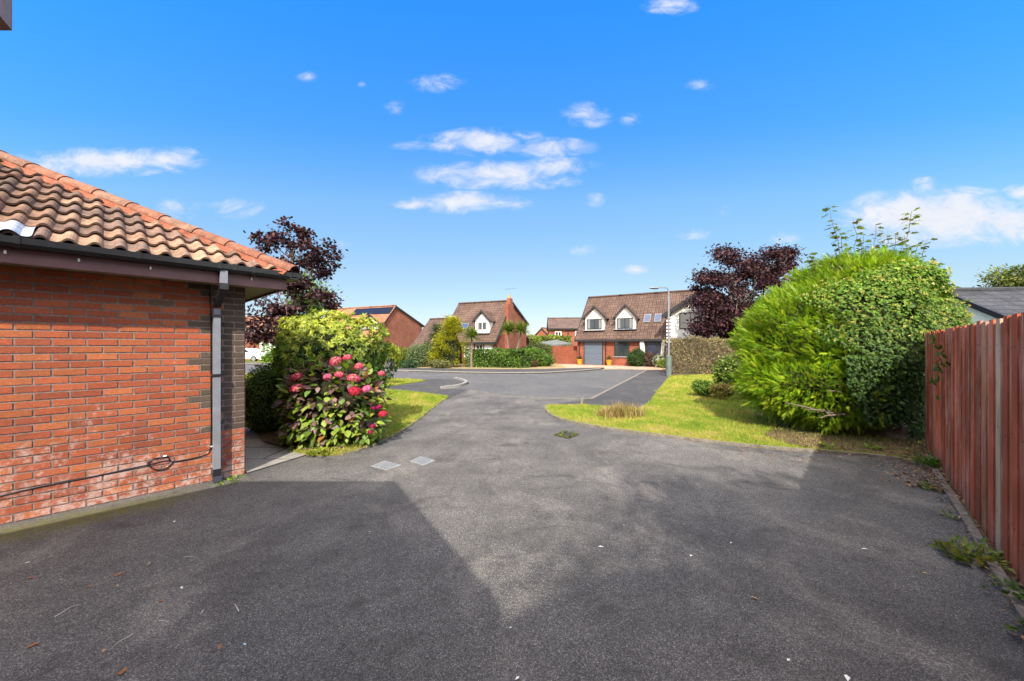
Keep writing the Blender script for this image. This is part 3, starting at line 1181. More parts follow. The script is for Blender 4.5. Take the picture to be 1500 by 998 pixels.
OV = 0.35
mb = MB()
mb.box(GW(-OV, 0.0, 2.40), -D * (GL + OV), NN * (OV - 0.01), UP * 0.02)
mb.box(GW(0.0, -5.6, 2.403), D * (OV - 0.01), NN * 5.6, UP * 0.02)
mb.build('soffit', M['soffit_paint'], garage)
mb = MB()
mb.box(GW(-OV, OV - 0.005, 2.375), -D * (GL + OV), NN * 0.025, UP * 0.17)
mb.box(GW(-OV + 0.003, -5.7, 2.377), D * 0.025, NN * (5.7 + OV + 0.018), UP * 0.165)
mb.build('fascia', M['fascia_paint'], garage)
for px in (6, 114, 219, 367):
    mb = MB()
    p = gwall(px, 0, OV + 0.02)
    t = (C0 - p).dot(D)
    mb.box(GW(t, OV + 0.02, 2.448), D * 0.014, NN * 0.02, UP * 0.012, (0.8, 0.8, 0.78))
    mb.box(GW(t, OV + 0.034, 2.448), D * 0.014, NN * 0.008, UP * 0.03, (0.8, 0.8, 0.78))
    mb.build('hook', M['painted'], garage)


def gutter_profile():
    return [(0.0, 0.085), (0.0, 0.0), (0.085, 0.0), (0.115, 0.03), (0.12, 0.085), (0.112, 0.085), (0.105, 0.034), (0.08, 0.01), (0.012, 0.01), (0.012, 0.085)]


def extrude(mb, prof, p0, p1, out, c=(1, 1, 1)):
    r0 = [p0 + out * x + UP * z for x, z in prof]
    r1 = [p1 + out * x + UP * z for x, z in prof]
    k = len(prof)
    for i in range(k):
        j = (i + 1) % k
        mb.face((r0[i], r1[i], r1[j], r0[j]), c)
    mb.face(r0, c)
    mb.face(list(reversed(r1)), c)


GZ = 2.505
mb = MB()
extrude(mb, gutter_profile(), GW(-OV - 0.155, OV + 0.022, GZ), GW(GL, OV + 0.022, GZ), NN)
extrude(mb, gutter_profile(), GW(-OV - 0.025, -5.6, GZ + 0.002), GW(-OV - 0.025, OV + 0.145, GZ + 0.002), D)
for px in (24, 203, 322, 344, 372):
    t = gt(px, OV + 0.14)
    extrude(mb, [(-0.002, -0.006), (0.088, -0.006), (0.121, 0.026), (0.126, 0.094), (0.105, 0.094), (-0.002, 0.092)], GW(t - 0.02, OV + 0.022, GZ), GW(t + 0.02, OV + 0.022, GZ), NN)
mb.build('gutter', M['black_plastic'], garage)

# downpipe
mb = MB()
tp = gt(318, 0.1)
tp2 = gt(327, OV + 0.07)
W2 = 0.068
pd = [GW(tp2, OV + 0.085, 2.52), GW(tp2, OV + 0.085, 2.33), GW(tp, 0.07, 2.13), GW(tp, 0.07, 0.1), GW(tp, 0.085, 0.06)]


def square_pipe(mb, pts, w, c=(1, 1, 1)):
    h = w / 2
    rings = [[p - D * h - NN * h, p - D * h + NN * h, p + D * h + NN * h, p + D * h - NN * h] for p in pts]
    for r0, r1 in zip(rings[:-1], rings[1:]):
        for i in range(4):
            j = (i + 1) % 4
            mb.face((r0[i], r0[j], r1[j], r1[i]), c)
    mb.face(rings[0], c)
    mb.face(list(reversed(rings[-1])), c)


square_pipe(mb, pd[:2], W2)
square_pipe(mb, [GW(tp, 0.07, 2.10), GW(tp, 0.07, 0.12)], W2)
pipe = mb.build('downpipe', M['grey_pipe'], garage)
mb = MB()
square_pipe(mb, [GW(tp2, OV + 0.085, 2.37), GW(tp2, OV + 0.085, 2.30)], W2 + 0.012)
square_pipe(mb, [GW(tp2, OV + 0.085, 2.31), GW(tp, 0.07, 2.12)], W2 + 0.002)
mb.build('elbow', M['black_plastic'], pipe)
for z in (2.0, 1.28):
    mb = MB()
    mb.box(GW(tp + 0.05, 0.0, z), D * 0.1, NN * 0.112, UP * 0.03)
    mb.build('bracket', M['black_plastic'], pipe)
mb = MB()
square_pipe(mb, [GW(tp, 0.07, 0.16), GW(tp, 0.07, 0.07)], W2 + 0.014)
square_pipe(mb, [GW(tp, 0.07, 0.075), GW(tp, 0.11, 0.012)], W2 + 0.012)
mb.build('shoe', M['black_plastic'], pipe)

# cable clipped to the wall
mb = MB()
cp = [gwall(x, y, 0.006) for x, y in ((-60, 740), (0, 727), (40, 717), (90, 707), (140, 697.5), (190, 686.5), (218, 681), (245, 674), (252, 677), (280, 672), (300, 667), (308, 660), (309.5, 640), (309, 560), (309, 480), (308, 425), (307, 418))]
mb.tube(smooth(cp, 1), 0.006, 6)
lp = [gwall(x, y, 0.012) for x, y in ((252, 677), (243, 686), (230, 689), (219, 685), (217, 677), (222, 672), (240, 670), (246, 668), (249, 677))]
mb.tube(smooth(lp, 2), 0.006, 6)
mb.build('cable', M['black_plastic'], garage)
for x, y in ((239, 669), (308, 655)):
    mb = MB()
    mb.box(gwall(x, y, 0.002), D * 0.03, NN * 0.02, UP * 0.012, (0.8, 0.78, 0.72))
    mb.build('cable_clip', M['painted'], garage)

# hip roof of rolled clay tiles: eave line at out=EO, corner at t=-EO
EO, EZ, PITCH = 0.42, 2.565, R(29)
GA, ROLL = 0.33, 0.165
cp_, sp_ = math.cos(PITCH), math.sin(PITCH)
SN = NN * sp_ + UP * cp_                        # roof normal
SU = -NN * cp_ + UP * sp_                       # up the slope


def RT(u, v, h):
    """u along the eave from the hip corner, v up the slope, h above the roof plane"""
    return GW(u - EO, EO, EZ) + SU * v + SN * h


def roll(u):
    x = (u / ROLL) % 1.0
    return 0.044 * (math.sin(math.pi * x / 0.62) ** 0.8 if x < 0.62 else -0.16 * math.sin(math.pi * (x - 0.62) / 0.38))


mb = MB()
NC = 13
du = ROLL / 10
tile_cols = [(0.245, 0.145, 0.095), (0.2, 0.11, 0.076), (0.16, 0.105, 0.08), (0.28, 0.175, 0.115), (0.175, 0.11, 0.08)]
umax = 8.0
for k in range(NC):
    v0, v1 = k * GA, (k + 1) * GA + 0.02
    cached = {}
    u0 = v0 * cp_ - 0.05
    i0 = max(0, int(u0 / du))
    for i in range(i0, int(umax / du)):
        ua, ub = i * du, (i + 1) * du
        tile = int((ua + 1e-6) / (2 * ROLL))
        if tile not in cached:
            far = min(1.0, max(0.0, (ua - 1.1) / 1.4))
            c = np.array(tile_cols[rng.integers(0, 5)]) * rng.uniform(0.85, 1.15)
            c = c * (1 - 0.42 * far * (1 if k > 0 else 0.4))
            cached[tile] = (tuple(c), rng.uniform(-0.004, 0.004), rng.uniform(-0.006, 0.006))
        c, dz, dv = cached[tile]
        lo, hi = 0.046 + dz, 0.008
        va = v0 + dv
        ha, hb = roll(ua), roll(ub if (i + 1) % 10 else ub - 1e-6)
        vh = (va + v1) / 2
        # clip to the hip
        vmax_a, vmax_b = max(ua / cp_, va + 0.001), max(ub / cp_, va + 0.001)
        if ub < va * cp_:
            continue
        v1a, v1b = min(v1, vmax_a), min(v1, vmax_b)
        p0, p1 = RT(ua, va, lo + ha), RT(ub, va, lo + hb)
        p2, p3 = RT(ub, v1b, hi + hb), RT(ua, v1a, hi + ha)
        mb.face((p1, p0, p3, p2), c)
        th = 0.022
        q0, q1 = RT(ua, va, lo + ha - th), RT(ub, va, lo + hb - th)
        mb.face((q1, q0, p0, p1), tuple(x * 0.85 for x in c))
        mb.face((q0, q1, RT(ub, va + 0.12, lo + hb - th - 0.02), RT(ua, va + 0.12, lo + ha - th - 0.02)), tuple(x * 0.7 for x in c))
rf = mb.build('roof', M['roof_tile'], garage)
# boards under the tiles, the other three slopes
mb = MB()
top_v = NC * GA
run = top_v * cp_
A0, A1 = RT(0, 0, -0.012), RT(8.0, 0, -0.012)
B0, B1 = RT(run, top_v, -0.012), RT(8.0, top_v, -0.012)
mb.face((A1, A0, B0, B1), (0.05, 0.04, 0.03))
c2 = GW(-EO, EO, EZ) - NN * (2 * run)
mb.face((A0, c2, B0), (0.3, 0.16, 0.09))
mb.face((c2, c2 - D * 8, B1, B0), (0.3, 0.16, 0.09))
mb.build('underlay', M['roof_tile'], rf)
# hip tiles bedded on mortar
mb = MB()
hip0 = GW(-EO, EO, EZ) + UP * 0.045
hdir = (GW(0, 0, 0) - D - NN - GW(0, 0, 0))
hdir = Vector((hdir.x, hdir.y, math.sqrt(2) * 0 + 0)).normalized() * math.sqrt(2)
hvec = Vector((hdir.x, hdir.y, math.tan(PITCH)))   # per metre of run on each slope
hl = hvec.length
hv = hvec.normalized()
side = hv.cross(UP).normalized()
upn = side.cross(hv).normalized()
seg, ns = 0.43, 13
for k in range(ns):
    a0, a1 = hip0 + hv * (k * seg - 0.03), hip0 + hv * ((k + 1) * seg + 0.015)
    c = np.array([(0.22, 0.095, 0.06), (0.2, 0.095, 0.062), (0.19, 0.105, 0.072)][rng.integers(0, 3)]) * rng.uniform(0.85, 1.15)
    n = 12
    rA, rB = 0.122, 0.106
    ra, rb, ri = [], [], []
    for i in range(n + 1):
        th = math.pi * (i / n)
        dr = side * math.cos(th) + upn * math.sin(th) * 0.78
        ra.append(a0 + dr * rA)
        ri.append(a0 + dr * (rA - 0.018))
        rb.append(a1 + dr * rB)
    for i in range(n):
        mb.face((ra[i], ra[i + 1], rb[i + 1], rb[i]), tuple(c))
        mb.face((ri[i], ri[i + 1], ra[i + 1], ra[i]), tuple(c * 0.8))
for sg in (1, -1):
    mm = MB()
    pts = [hip0 + hv * (i * 0.12) for i in range(int(ns * seg / 0.12))]
    for i in range(len(pts) - 1):
        wob = [0.17 + 0.02 * math.sin(j * 2.1) for j in (i, i + 1)]
        f = lambda p, w: p + side * sg * w + upn * (-0.045 - (w - 0.1) * 0.35)
        a, b = pts[i], pts[i + 1]
        g = lambda p: p + side * sg * 0.09 + upn * 0.015
        q = (f(a, wob[0]), f(b, wob[1]), g(b), g(a))
        mm.face(q if sg > 0 else tuple(reversed(q)), (0.25, 0.08, 0.044))
    mm.build('mortar_bed', M['roof_tile'], rf)
mb.build('hip_tile', M['roof_tile'], rf)
# sheet lead patch at the eave
mb = MB()
ul = gt(47, EO) + EO
n = 60
for i in range(n):
    ua, ub = ul + i * 0.9 / n, ul + (i + 1) * 0.9 / n
    for j in range(4):
        va, vb = -0.015 + j * 0.0875, -0.015 + (j + 1) * 0.0875
        hh = lambda u, v: 0.066 + roll(u) * 0.8 + 0.006 * math.sin(u * 23 + v * 17) - v * 0.07
        mb.face((RT(ub, va, hh(ub, va)), RT(ua, va, hh(ua, va)), RT(ua, vb, hh(ua, vb)), RT(ub, vb, hh(ub, vb))))
mb.build('lead_flashing', M['lead'], rf, True)

# ================================================================== HOUSES BEHIND THE CAMERA (they throw the shade on the drive)
SHX, SHY = -SH.x / math.tan(SUN_EL), -SH.y / math.tan(SUN_EL)


def above(px, py, H):
    """the point at height H whose shadow falls on the ground seen at px, py"""
    g = G(px, py)
    return Vector((g.x - SHX * H, g.y - SHY * H, H))


def eave_house(name, outline, H, label, rise, inset=0.3, brick='house_brick'):
    c = sum((Vector(p) for p in outline), Vector((0, 0, 0))) / len(outline)
    root = empty(name, (c.x, c.y, 0), label, 'house')
    pts = [Vector((p[0], p[1], 0)) for p in outline]
    mb = MB()
    mb.poly([(p.x, p.y) for p in pts], H - 0.02)
    n = len(pts)
    area = sum(pts[i].x * pts[(i + 1) % n].y - pts[(i + 1) % n].x * pts[i].y for i in range(n))
    if area < 0:
        pts.reverse()
    mb = MB()
    for i in range(n):
        a, b = pts[i], pts[(i + 1) % n]
        ai, bi = a.lerp(Vector((c.x, c.y, 0)), 0.75), b.lerp(Vector((c.x, c.y, 0)), 0.75)
        mb.face((a + UP * (H + 0.02), b + UP * (H + 0.02), bi + UP * (H + rise), ai + UP * (H + rise)))
    mb.poly([(p.lerp(Vector((c.x, c.y, 0)), 0.75).x, p.lerp(Vector((c.x, c.y, 0)), 0.75).y) for p in pts], H + rise)
    mb.build('roof', M['brown_tile'], root)
    mb = MB()
    for i in range(n):
        a, b = pts[i], pts[(i + 1) % n]
        mb.face((a + UP * (H - 0.14), b + UP * (H - 0.14), b + UP * (H + 0.017), a + UP * (H + 0.017)))
    mb.poly([(p.x, p.y) for p in pts], H - 0.14)
    mb.build('fascia', M['eave_board'], root)
    mb = MB()
    for i in range(n):
        a, b = pts[i], pts[(i + 1) % n]
        cc = Vector((c.x, c.y, 0))
        a2, b2 = a + (cc - a).normalized() * inset, b + (cc - b).normalized() * inset
        mb.face((a2, b2, b2 + UP * (H - 0.145), a2 + UP * (H - 0.145)))
    mb.build('wall', M[brick], root)
    return root


HB = 2.86
cB = P(18, 45, 1.0)
yB = (HB - 0.14 - EYE) / ((HZ - 45) / F)
cornerB = Vector(((18 - CX) / F * yB, yB, 0))
shiftB = cornerB + Vector((SHX, SHY, 0)) * HB
cC = above(735, 890, HB)
aS = above(352, 706, HB)
eave_house('bungalow', [cornerB, (cC.x, cC.y, 0), (cC.x + 0.1, cC.y - 5, 0), (aS.x - D.x * 7.5, aS.y - D.y * 7.5, 0), (aS.x, aS.y, 0)],
           HB, 'brown trimmed house eave overhead at the top left corner', 1.2)
HD = 5.0
dC, dD, dE = above(738, 912, HD), above(900, 838, HD), above(1215, 818, HD)
eave_house('neighbour_house', [(dC.x, dC.y, 0), (dD.x, dD.y, 0), (dE.x + 4.5, dE.y + 0.05, 0), (dE.x + 5, dE.y - 8, 0), (dC.x - 1.2, dC.y - 6, 0)], HD,
           'tall neighbouring house behind the viewer whose eave shades the drive', 2.0)
# ================================================================== FENCE
reseed('fence')
FO = G(1357, 655.5).dot(NN)
f_end = G(1357, 655.5).dot(D)


def FP(s, out, z):
    """s along D, out to the drive side (negative NN)"""
    return D * s + NN * (FO - out) + UP * z


fence = empty('fence', FP(5, -0.03, 0), 'tall weathered red painted timber fence of vertical boards on the right', 'fence')
mb = MB()
s = f_end
i = 0
reds = [(0.5, 0.108, 0.046), (0.43, 0.094, 0.042), (0.54, 0.125, 0.055), (0.36, 0.1, 0.05), (0.32, 0.108, 0.056), (0.52, 0.11, 0.046)]
while s > -1.2:
    w = 0.115 + rng.uniform(-0.012, 0.012)
    c = np.array(reds[rng.integers(0, len(reds))]) * rng.uniform(0.85, 1.15)
    pm = D * s + NN * FO
    col_px = CX + F * pm.x / pm.y if pm.y > 0.5 else 9999
    if 1462 < col_px < 1466.5:
        c = np.array((0.62, 0.42, 0.26))
    elif 1434 < col_px < 1447 or 1475 < col_px < 1482 or rng.uniform() < 0.1:
        c = np.array((0.42, 0.17, 0.085))
    out = (0.004 if i % 2 else 0.013) + rng.uniform(0, 0.004)
    ht = 1.835 + rng.uniform(-0.014, 0.014) - (0.008 if i % 2 else 0)
    tilt = rng.uniform(-0.006, 0.006)
    b0 = FP(s, out - 0.02, 0.015 + rng.uniform(0, 0.02))
    mb.box(b0, -D * w, -NN * 0.02, UP * ht + D * tilt, tuple(c))
    for hz in (0.345, 0.995, 1.645):
        mb.box(FP(s - w * 0.5, out - 0.001, hz + rng.uniform(-0.02, 0.02)), -D * 0.009, -NN * 0.003, UP * 0.009, (0.06, 0.04, 0.035))
    s -= w - 0.012 if i % 2 else w - 0.006
    i += 1
mb.build('boards', M['fence_paint'], fence)
for z in (0.3, 0.95, 1.6):
    mb = MB()
    mb.box(FP(f_end, -0.075, z), -D * (f_end + 1.2), NN * -0.05, UP * 0.09, (0.16, 0.06, 0.045))
    mb.build('rail', M['fence_paint'], fence)
for s in (f_end + 0.02, f_end - 2.4, f_end - 4.8, f_end - 7.2):
    mb = MB()
    mb.box(FP(s + 0.10, -0.17, 0), -D * 0.1, -NN * 0.10 if s < f_end else -NN * 0.165, UP * 1.78)
    mb.build('post', M['concrete'], fence)

# timber edging along the fence foot, and the dirt gap behind it
strip('edging', [(p.x, p.y) for p in [FP(f_end - 0.9, 0.055, 0), FP(5.6, 0.05, 0), FP(4.4, 0.062, 0), FP(3.2, 0.05, 0), FP(1.8, 0.06, 0), FP(-1, 0.05, 0)]], 0.06, -0.01, 0.05, 'wood_edging')
sheet('soil_bed', [(p.x, p.y) for p in [FP(f_end - 0.6, 0.05, 0), FP(-1, 0.05, 0), FP(-1, -0.3, 0), FP(f_end - 0.6, -0.3, 0)]], 0.012, 'soil')


# ================================================================== DISTANT HOUSES
def V2(x, y):
    return Vector((x, y, 0))


class Block:
    def __init__(s, root, o, a, L, wf, wb, zr, zf, zb, wall, roof, over=0.25, side=0.12, trim='dark_trim', th=0.14, wall_name='wall', roof_name='roof'):
        s.o, s.a = Vector((o[0], o[1], 0)), Vector((a[0], a[1], 0)).normalized()
        s.b = Vector((-s.a.y, s.a.x, 0))
        s.L, s.wf, s.wb, s.zr, s.zf, s.zb, s.over, s.th = L, wf, wb, zr, zf, zb, over, th
        s.root = root
        f_in, b_in = wf - over, wb - over
        zf_w = zf + over * (zr - zf) / wf - th
        zb_w = zb + over * (zr - zb) / wb - th
        pr = [(-f_in, 0), (-f_in, zf_w), (0, zr - th), (b_in, zb_w), (b_in, 0)]
        mb = MB()
        e0, e1 = side, L - side
        A = [s.p(e0, w, z) for w, z in pr]
        B = [s.p(e1, w, z) for w, z in pr]
        mb.face(list(reversed(A)))
        mb.face(B)
        mb.face((A[0], B[0], B[1], A[1]))
        mb.face((B[4], A[4], A[3], B[3]))
        s.wall = mb.build(wall_name, M[wall], root)
        mb = MB()
        for w, z, sg in ((-wf, zf, 1), (wb, zb, -1)):
            q = [s.p(0, w, z), s.p(L, w, z), s.p(L, 0, zr), s.p(0, 0, zr)]
            if sg < 0:
                q = [q[1], q[0], q[3], q[2]]
            mb.face(q)
            d = [v - UP * th for v in q]
            mb.face(list(reversed(d)))
            for i in (0, 1, 3):
                j = (i + 1) % 4
                mb.face((d[i], d[j], q[j], q[i]))
        s.roof = mb.build(roof_name, M[roof], root)
        for e in (-0.05, L):
            for w, z in ((-wf, zf), (wb, zb)):
                mb = MB()
                p0, p1 = s.p(e, w, z - 0.2), s.p(e, 0, zr - 0.2)
                dirv = p1 - p0
                mb.box(p0, dirv, s.a * 0.05, UP * 0.215)
                mb.build('bargeboard', M[trim], root)
        mb = MB()
        mb.box(s.p(-0.02, -wf - 0.1, zf - 0.2), s.a * (L + 0.04), s.b * 0.11, UP * 0.19)
        mb.build('gutter', M[trim], root)
        mb = MB()
        mb.box(s.p(-0.02, wb, zb - 0.2), s.a * (L + 0.04), s.b * 0.11, UP * 0.19)
        mb.build('gutter', M[trim], root)
        mb = MB()
        mb.tube([s.p(0, 0, zr + 0.03), s.p(L, 0, zr + 0.03)], 0.1, 8)
        mb.build('ridge', M[roof], s.roof)

    def p(s, u, w, z):
        return s.o + s.a * u + s.b * w + UP * z

    def front(s, px, py, w=None):
        """(u, z) on the vertical plane at offset w (default front wall) seen at px, py"""
        w = -(s.wf - s.over) if w is None else w
        q = RP(px, py, s.p(0, w, 0), s.b)
        return (q - s.o).dot(s.a), q.z

    def roofz(s, w):
        return s.zr + (s.zr - s.zf) / s.wf * w


def window(bk, u0, u1, z0, z1, w, frame='dark_trim', panes=2, curtains=True, parent=None, fw=0.07, sill=None, out=0.05, name='window'):
    """window on the vertical plane w of block bk, facing the front"""
    par = parent or bk.root
    mb = MB()
    a, b = bk.a, bk.b
    o = bk.p(u0, w, z0) - b * out
    W, H = u1 - u0, z1 - z0
    dp = b * (out + 0.02)
    mb.box(o, a * fw, dp, UP * H)
    mb.box(o + a * (W - fw), a * fw, dp, UP * H)
    mb.box(o + a * fw, a * (W - 2 * fw), dp, UP * fw)
    mb.box(o + a * fw + UP * (H - fw), a * (W - 2 * fw), dp, UP * fw)
    iw = (W - 2 * fw)
    for k in range(1, panes):
        mb.box(o + a * (fw + iw * k / panes - fw * 0.35) + UP * fw, a * fw * 0.7, dp, UP * (H - 2 * fw))
    fr = mb.build(name, M[frame], par)
    mb = MB()
    q = o + b * (out - 0.02) + a * fw + UP * fw
    mb.face((q, q + a * iw, q + a * iw + UP * (H - 2 * fw), q + UP * (H - 2 * fw)))
    mb.build('pane', M['window_glass'], fr if par is bk.root else par)
    if curtains:
        q2 = q - b * 0.006
        for k0, k1 in ((0.0, 0.17), (0.85, 1.0)):
            mb = MB()
            n = 6
            for i in range(n):
                x0, x1 = iw * (k0 + (k1 - k0) * i / n), iw * (k0 + (k1 - k0) * (i + 1) / n)
                d0, d1 = (0.004 if i % 2 else 0), (0 if i % 2 else 0.004)
                mb.face((q2 + a * x0 - b * d0 + UP * 0.01, q2 + a * x1 - b * d1 + UP * 0.01, q2 + a * x1 - b * d1 + UP * (H - 2 * fw - 0.01), q2 + a * x0 - b * d0 + UP * (H - 2 * fw - 0.01)))
            mb.build('curtain', M['curtain'], fr if par is bk.root else par)
    if sill:
        mb = MB()
        mb.box(o - a * 0.06 - b * 0.06 - UP * 0.07, a * (W + 0.12), b * (out + 0.1), UP * 0.07)
        mb.build('sill', M[sill], fr if par is bk.root else par)
    return fr


def dormer(bk, u0, u1, z0, ze, za, w, wall='cream_render', frame='dark_trim', roof='brown_tile', win=None, panes=2):
    """gabled dormer whose face stands at offset w; z0 base, ze eave, za apex"""
    a, b = bk.a, bk.b
    uc = (u0 + u1) / 2
    slope = (bk.zr - bk.zf) / bk.wf
    mb = MB()
    wz = lambda z: -(bk.zr - z) / slope        # where the main roof reaches height z
    f = lambda u, z: bk.p(u, w, z)
    zc = za - 0.10
    mb.face((f(u0, z0), f(u1, z0), f(u1, ze), f(uc, zc), f(u0, ze)))
    for u, sg in ((u0, -1), (u1, 1)):
        q = [bk.p(u, w, z0), bk.p(u, wz(ze) + 0.05, ze), bk.p(u, w, ze)]
        mb.face(q if sg > 0 else list(reversed(q)))
    dm = mb.build('dormer', M[wall], bk.root)
    mb = MB()
    ov = 0.22
    k = (za - ze) / (uc - u0)
    for sg in (-1, 1):
        ue = uc + sg * (uc - u0 + ov)
        zl = ze - k * ov
        q = [bk.p(ue, w - 0.22, zl), bk.p(uc, w - 0.22, za), bk.p(uc, wz(za), za), bk.p(ue, wz(zl), zl)]
        if sg > 0:
            q.reverse()
        up = [v + UP * 0.08 for v in q]
        mb.face(up)
        mb.face(list(reversed(q)))
        for i in range(4):
            j = (i + 1) % 4
            mb.face((q[i], q[j], up[j], up[i]))
    mb.build('dormer_roof', M[roof], dm)
    for sg in (-1, 1):
        mb = MB()
        ue = uc + sg * (uc - u0 + ov + 0.02)
        p0 = bk.p(ue, w - 0.26, ze - k * (ov + 0.02) - 0.1)
        mb.box(p0, bk.p(uc, w - 0.26, za - 0.1) - p0, b * 0.035, UP * 0.2)
        mb.build('bargeboard', M['dark_trim'], dm)
    if win:
        window(bk, win[0], win[1], win[2], win[3], w, frame, panes, True, dm, 0.07, None, 0.04, 'window_frame')
    mb = MB()
    mb.box(bk.p(u0 - 0.12, w - 0.30, z0 - 0.02), a * (u1 - u0 + 0.24), b * 0.28 , UP * 0.03 + Vector((0, 0, 0)))
    mb.build('apron', M['lead'], dm)
    return dm


def skylight(bk, u0, u1, z0, z1, glassm='sky_glass'):
    slope = (bk.zr - bk.zf) / bk.wf
    wz = lambda z: -(bk.zr - z) / slope
    nrm = (UP + (-bk.b) * slope).normalized()
    q = [bk.p(u0, wz(z0), z0), bk.p(u1, wz(z0), z0), bk.p(u1, wz(z1), z1), bk.p(u0, wz(z1), z1)]
    mb = MB()
    lo = [v + nrm * 0.005 for v in q]
    hi = [v + nrm * 0.09 for v in q]
    mb.face(hi)
    for i in range(4):
        j = (i + 1) % 4
        mb.face((lo[i], lo[j], hi[j], hi[i]))
    fr = mb.build('skylight', M['galvanised'], bk.root)
    c = (q[0] + q[1] + q[2] + q[3]) / 4
    mb = MB()
    mb.face([c + (v - c) * 0.86 + nrm * 0.094 for v in q])
    mb.build('pane', M[glassm], fr)
    return fr


# ---- right house
a_r = V2(0.86, -0.51).normalized()
o_r = P(862, 436.5, 36.0)
house = empty('house', (o_r.x + 4, o_r.y - 4, 0), 'chalet house with two cream dormers, blue garage door and white gabled wing', 'house')
rh = Block(house, o_r, a_r, 9.6, 3.6, 3.6, o_r.z, 2.22, 2.22, 'house_brick', 'brown_tile', over=0.3)
FW = -(rh.wf - rh.over)
for (x0, x1, ya, ye, yb, xw0, xw1, yw0, yw1) in ((857.5, 885, 449.5, 464, 485, 860, 881.5, 483, 467), (902, 931, 447.5, 463.5, 484.5, 904, 927, 482.5, 465.5)):
    z0 = P(0, yb, 34.2).z
    w = -(rh.zr - z0) / ((rh.zr - rh.zf) / rh.wf)
    u0, zb_ = rh.front(x0, yb, w)
    u1, _ = rh.front(x1, yb, w)
    ze_ = rh.front((x0 + x1) / 2, ye, w)[1]
    za_ = rh.front((x0 + x1) / 2, ya, w)[1]
    uw0, zw0 = rh.front(xw0, yw0, w)
    uw1, zw1 = rh.front(xw1, yw1, w)
    dormer(rh, u0, u1, z0, ze_, za_, w, win=(uw0, uw1, zw0, zw1))
for x0, x1, y0, y1 in ((943.5, 953.5, 471, 463.5), (959, 969, 471, 463.5)):
    zc = P(0, 468, 32.5).z
    w = -(rh.zr - zc) / ((rh.zr - rh.zf) / rh.wf)
    u0, _ = rh.front(x0, 468, w)
    u1, _ = rh.front(x1, 468, w)
    skylight(rh, u0, u1, zc - 0.38, zc + 0.3)
# garage door
u0, z1 = rh.front(856.5, 503.5, FW)
u1, _ = rh.front(882.3, 503.5, FW)
mb = MB()
mb.box(rh.p(u0 - 0.08, FW - 0.03, 0.0), a_r * (u1 - u0 + 0.16), rh.b * 0.05, UP * 2.06, (0.1, 0.1, 0.1))
gd = mb.build('garage_door', M['dark_trim'], house)
mb = MB()
for k in range(4):
    mb.box(rh.p(u0, FW - 0.055, 0.03 + k * 0.49), a_r * (u1 - u0), rh.b * 0.05, UP * 0.478)
mb.build('door_panel', M['slate_blue_paint'], gd)
mb = MB()
mb.box(rh.p((u0 + u1) / 2 - 0.1, FW - 0.09, 0.72), a_r * 0.2, rh.b * 0.03, UP * 0.04)
mb.build('handle', M['galvanised'], gd)
u0, zb = rh.front(900, 521, FW)
u1, zt = rh.front(922, 503, FW)
window(rh, u0, u1, 0.78, 2.02, FW, 'dark_trim', 3, False, sill='kerb_concrete')
# porch: flat dark panel standing in for the recess shade, cream splayed side panels, navy door
u0, _ = rh.front(941, 510, FW)
u1, _ = rh.front(970, 510, FW)
mb = MB()
mb.box(rh.p(u0, FW - 0.02, 0.0), a_r * (u1 - u0), rh.b * 0.03, UP * 2.05)
pz = mb.build('recess_shade_panel', M['dark_trim'], house)
mb = MB()
mb.box(rh.p(u0 + (u1 - u0) * 0.3, FW - 0.06, 0.05), a_r * (u1 - u0) * 0.42, rh.b * 0.04, UP * 1.95)
dr = mb.build('door', M['navy_paint'], house)
mb = MB()
mb.box(rh.p(u0 + (u1 - u0) * 0.36, FW - 0.1, 0.95), a_r * 0.06, rh.b * 0.04, UP * 0.16)
mb.build('handle', M['galvanised'], dr)
for k, sg in ((0.0, 1), (0.9, -1)):
    mb = MB()
    mb.box(rh.p(u0 + (u1 - u0) * k, FW - 0.25, 0.0), a_r * (0.32 if sg > 0 else 0.22), rh.b * 0.2, UP * 2.0 + a_r * (-0.16 * sg))
    mb.build('porch_post', M['cream_render'], house)
for px in (849, 887.5):
    u, _ = rh.front(px, 510, FW)
    mb = MB()
    mb.tube([rh.p(u, FW - 0.08, 0.02), rh.p(u, FW - 0.08, 2.15)], 0.045, 6)
    mb.build('downpipe', M['dark_trim'], house)
# gabled wing
wf_plane = FW - 1.3
u0, _ = rh.front(976.5, 500, wf_plane)
Wd = 5.4
ug = u0 + Wd / 2
zE = rh.front(968, 461, wf_plane)[1]
zA = rh.front(1012, 424, wf_plane)[1]
mb = MB()
f = lambda u, z: rh.p(u, wf_plane, z)
bk_ = lambda u, z: rh.p(u, 2.2, z)
zsp = 0.9
mb.face((f(u0, zsp), f(u0 + Wd, zsp), f(u0 + Wd, zE), f(ug, zA), f(u0, zE)))
mb.face((bk_(u0, 0), f(u0, 0), f(u0, zE), bk_(u0, zE)))
mb.face((f(u0 + Wd, 0), bk_(u0 + Wd, 0), bk_(u0 + Wd, zE), f(u0 + Wd, zE)))
mb.build('gable_wall', M['cream_render'], house)
mb = MB()
mb.box(rh.p(u0 - 0.01, wf_plane - 0.03, 0), a_r * (Wd + 0.02), rh.b * 0.05, UP * zsp)
mb.build('plinth', M['house_brick'], house)
mb = MB()
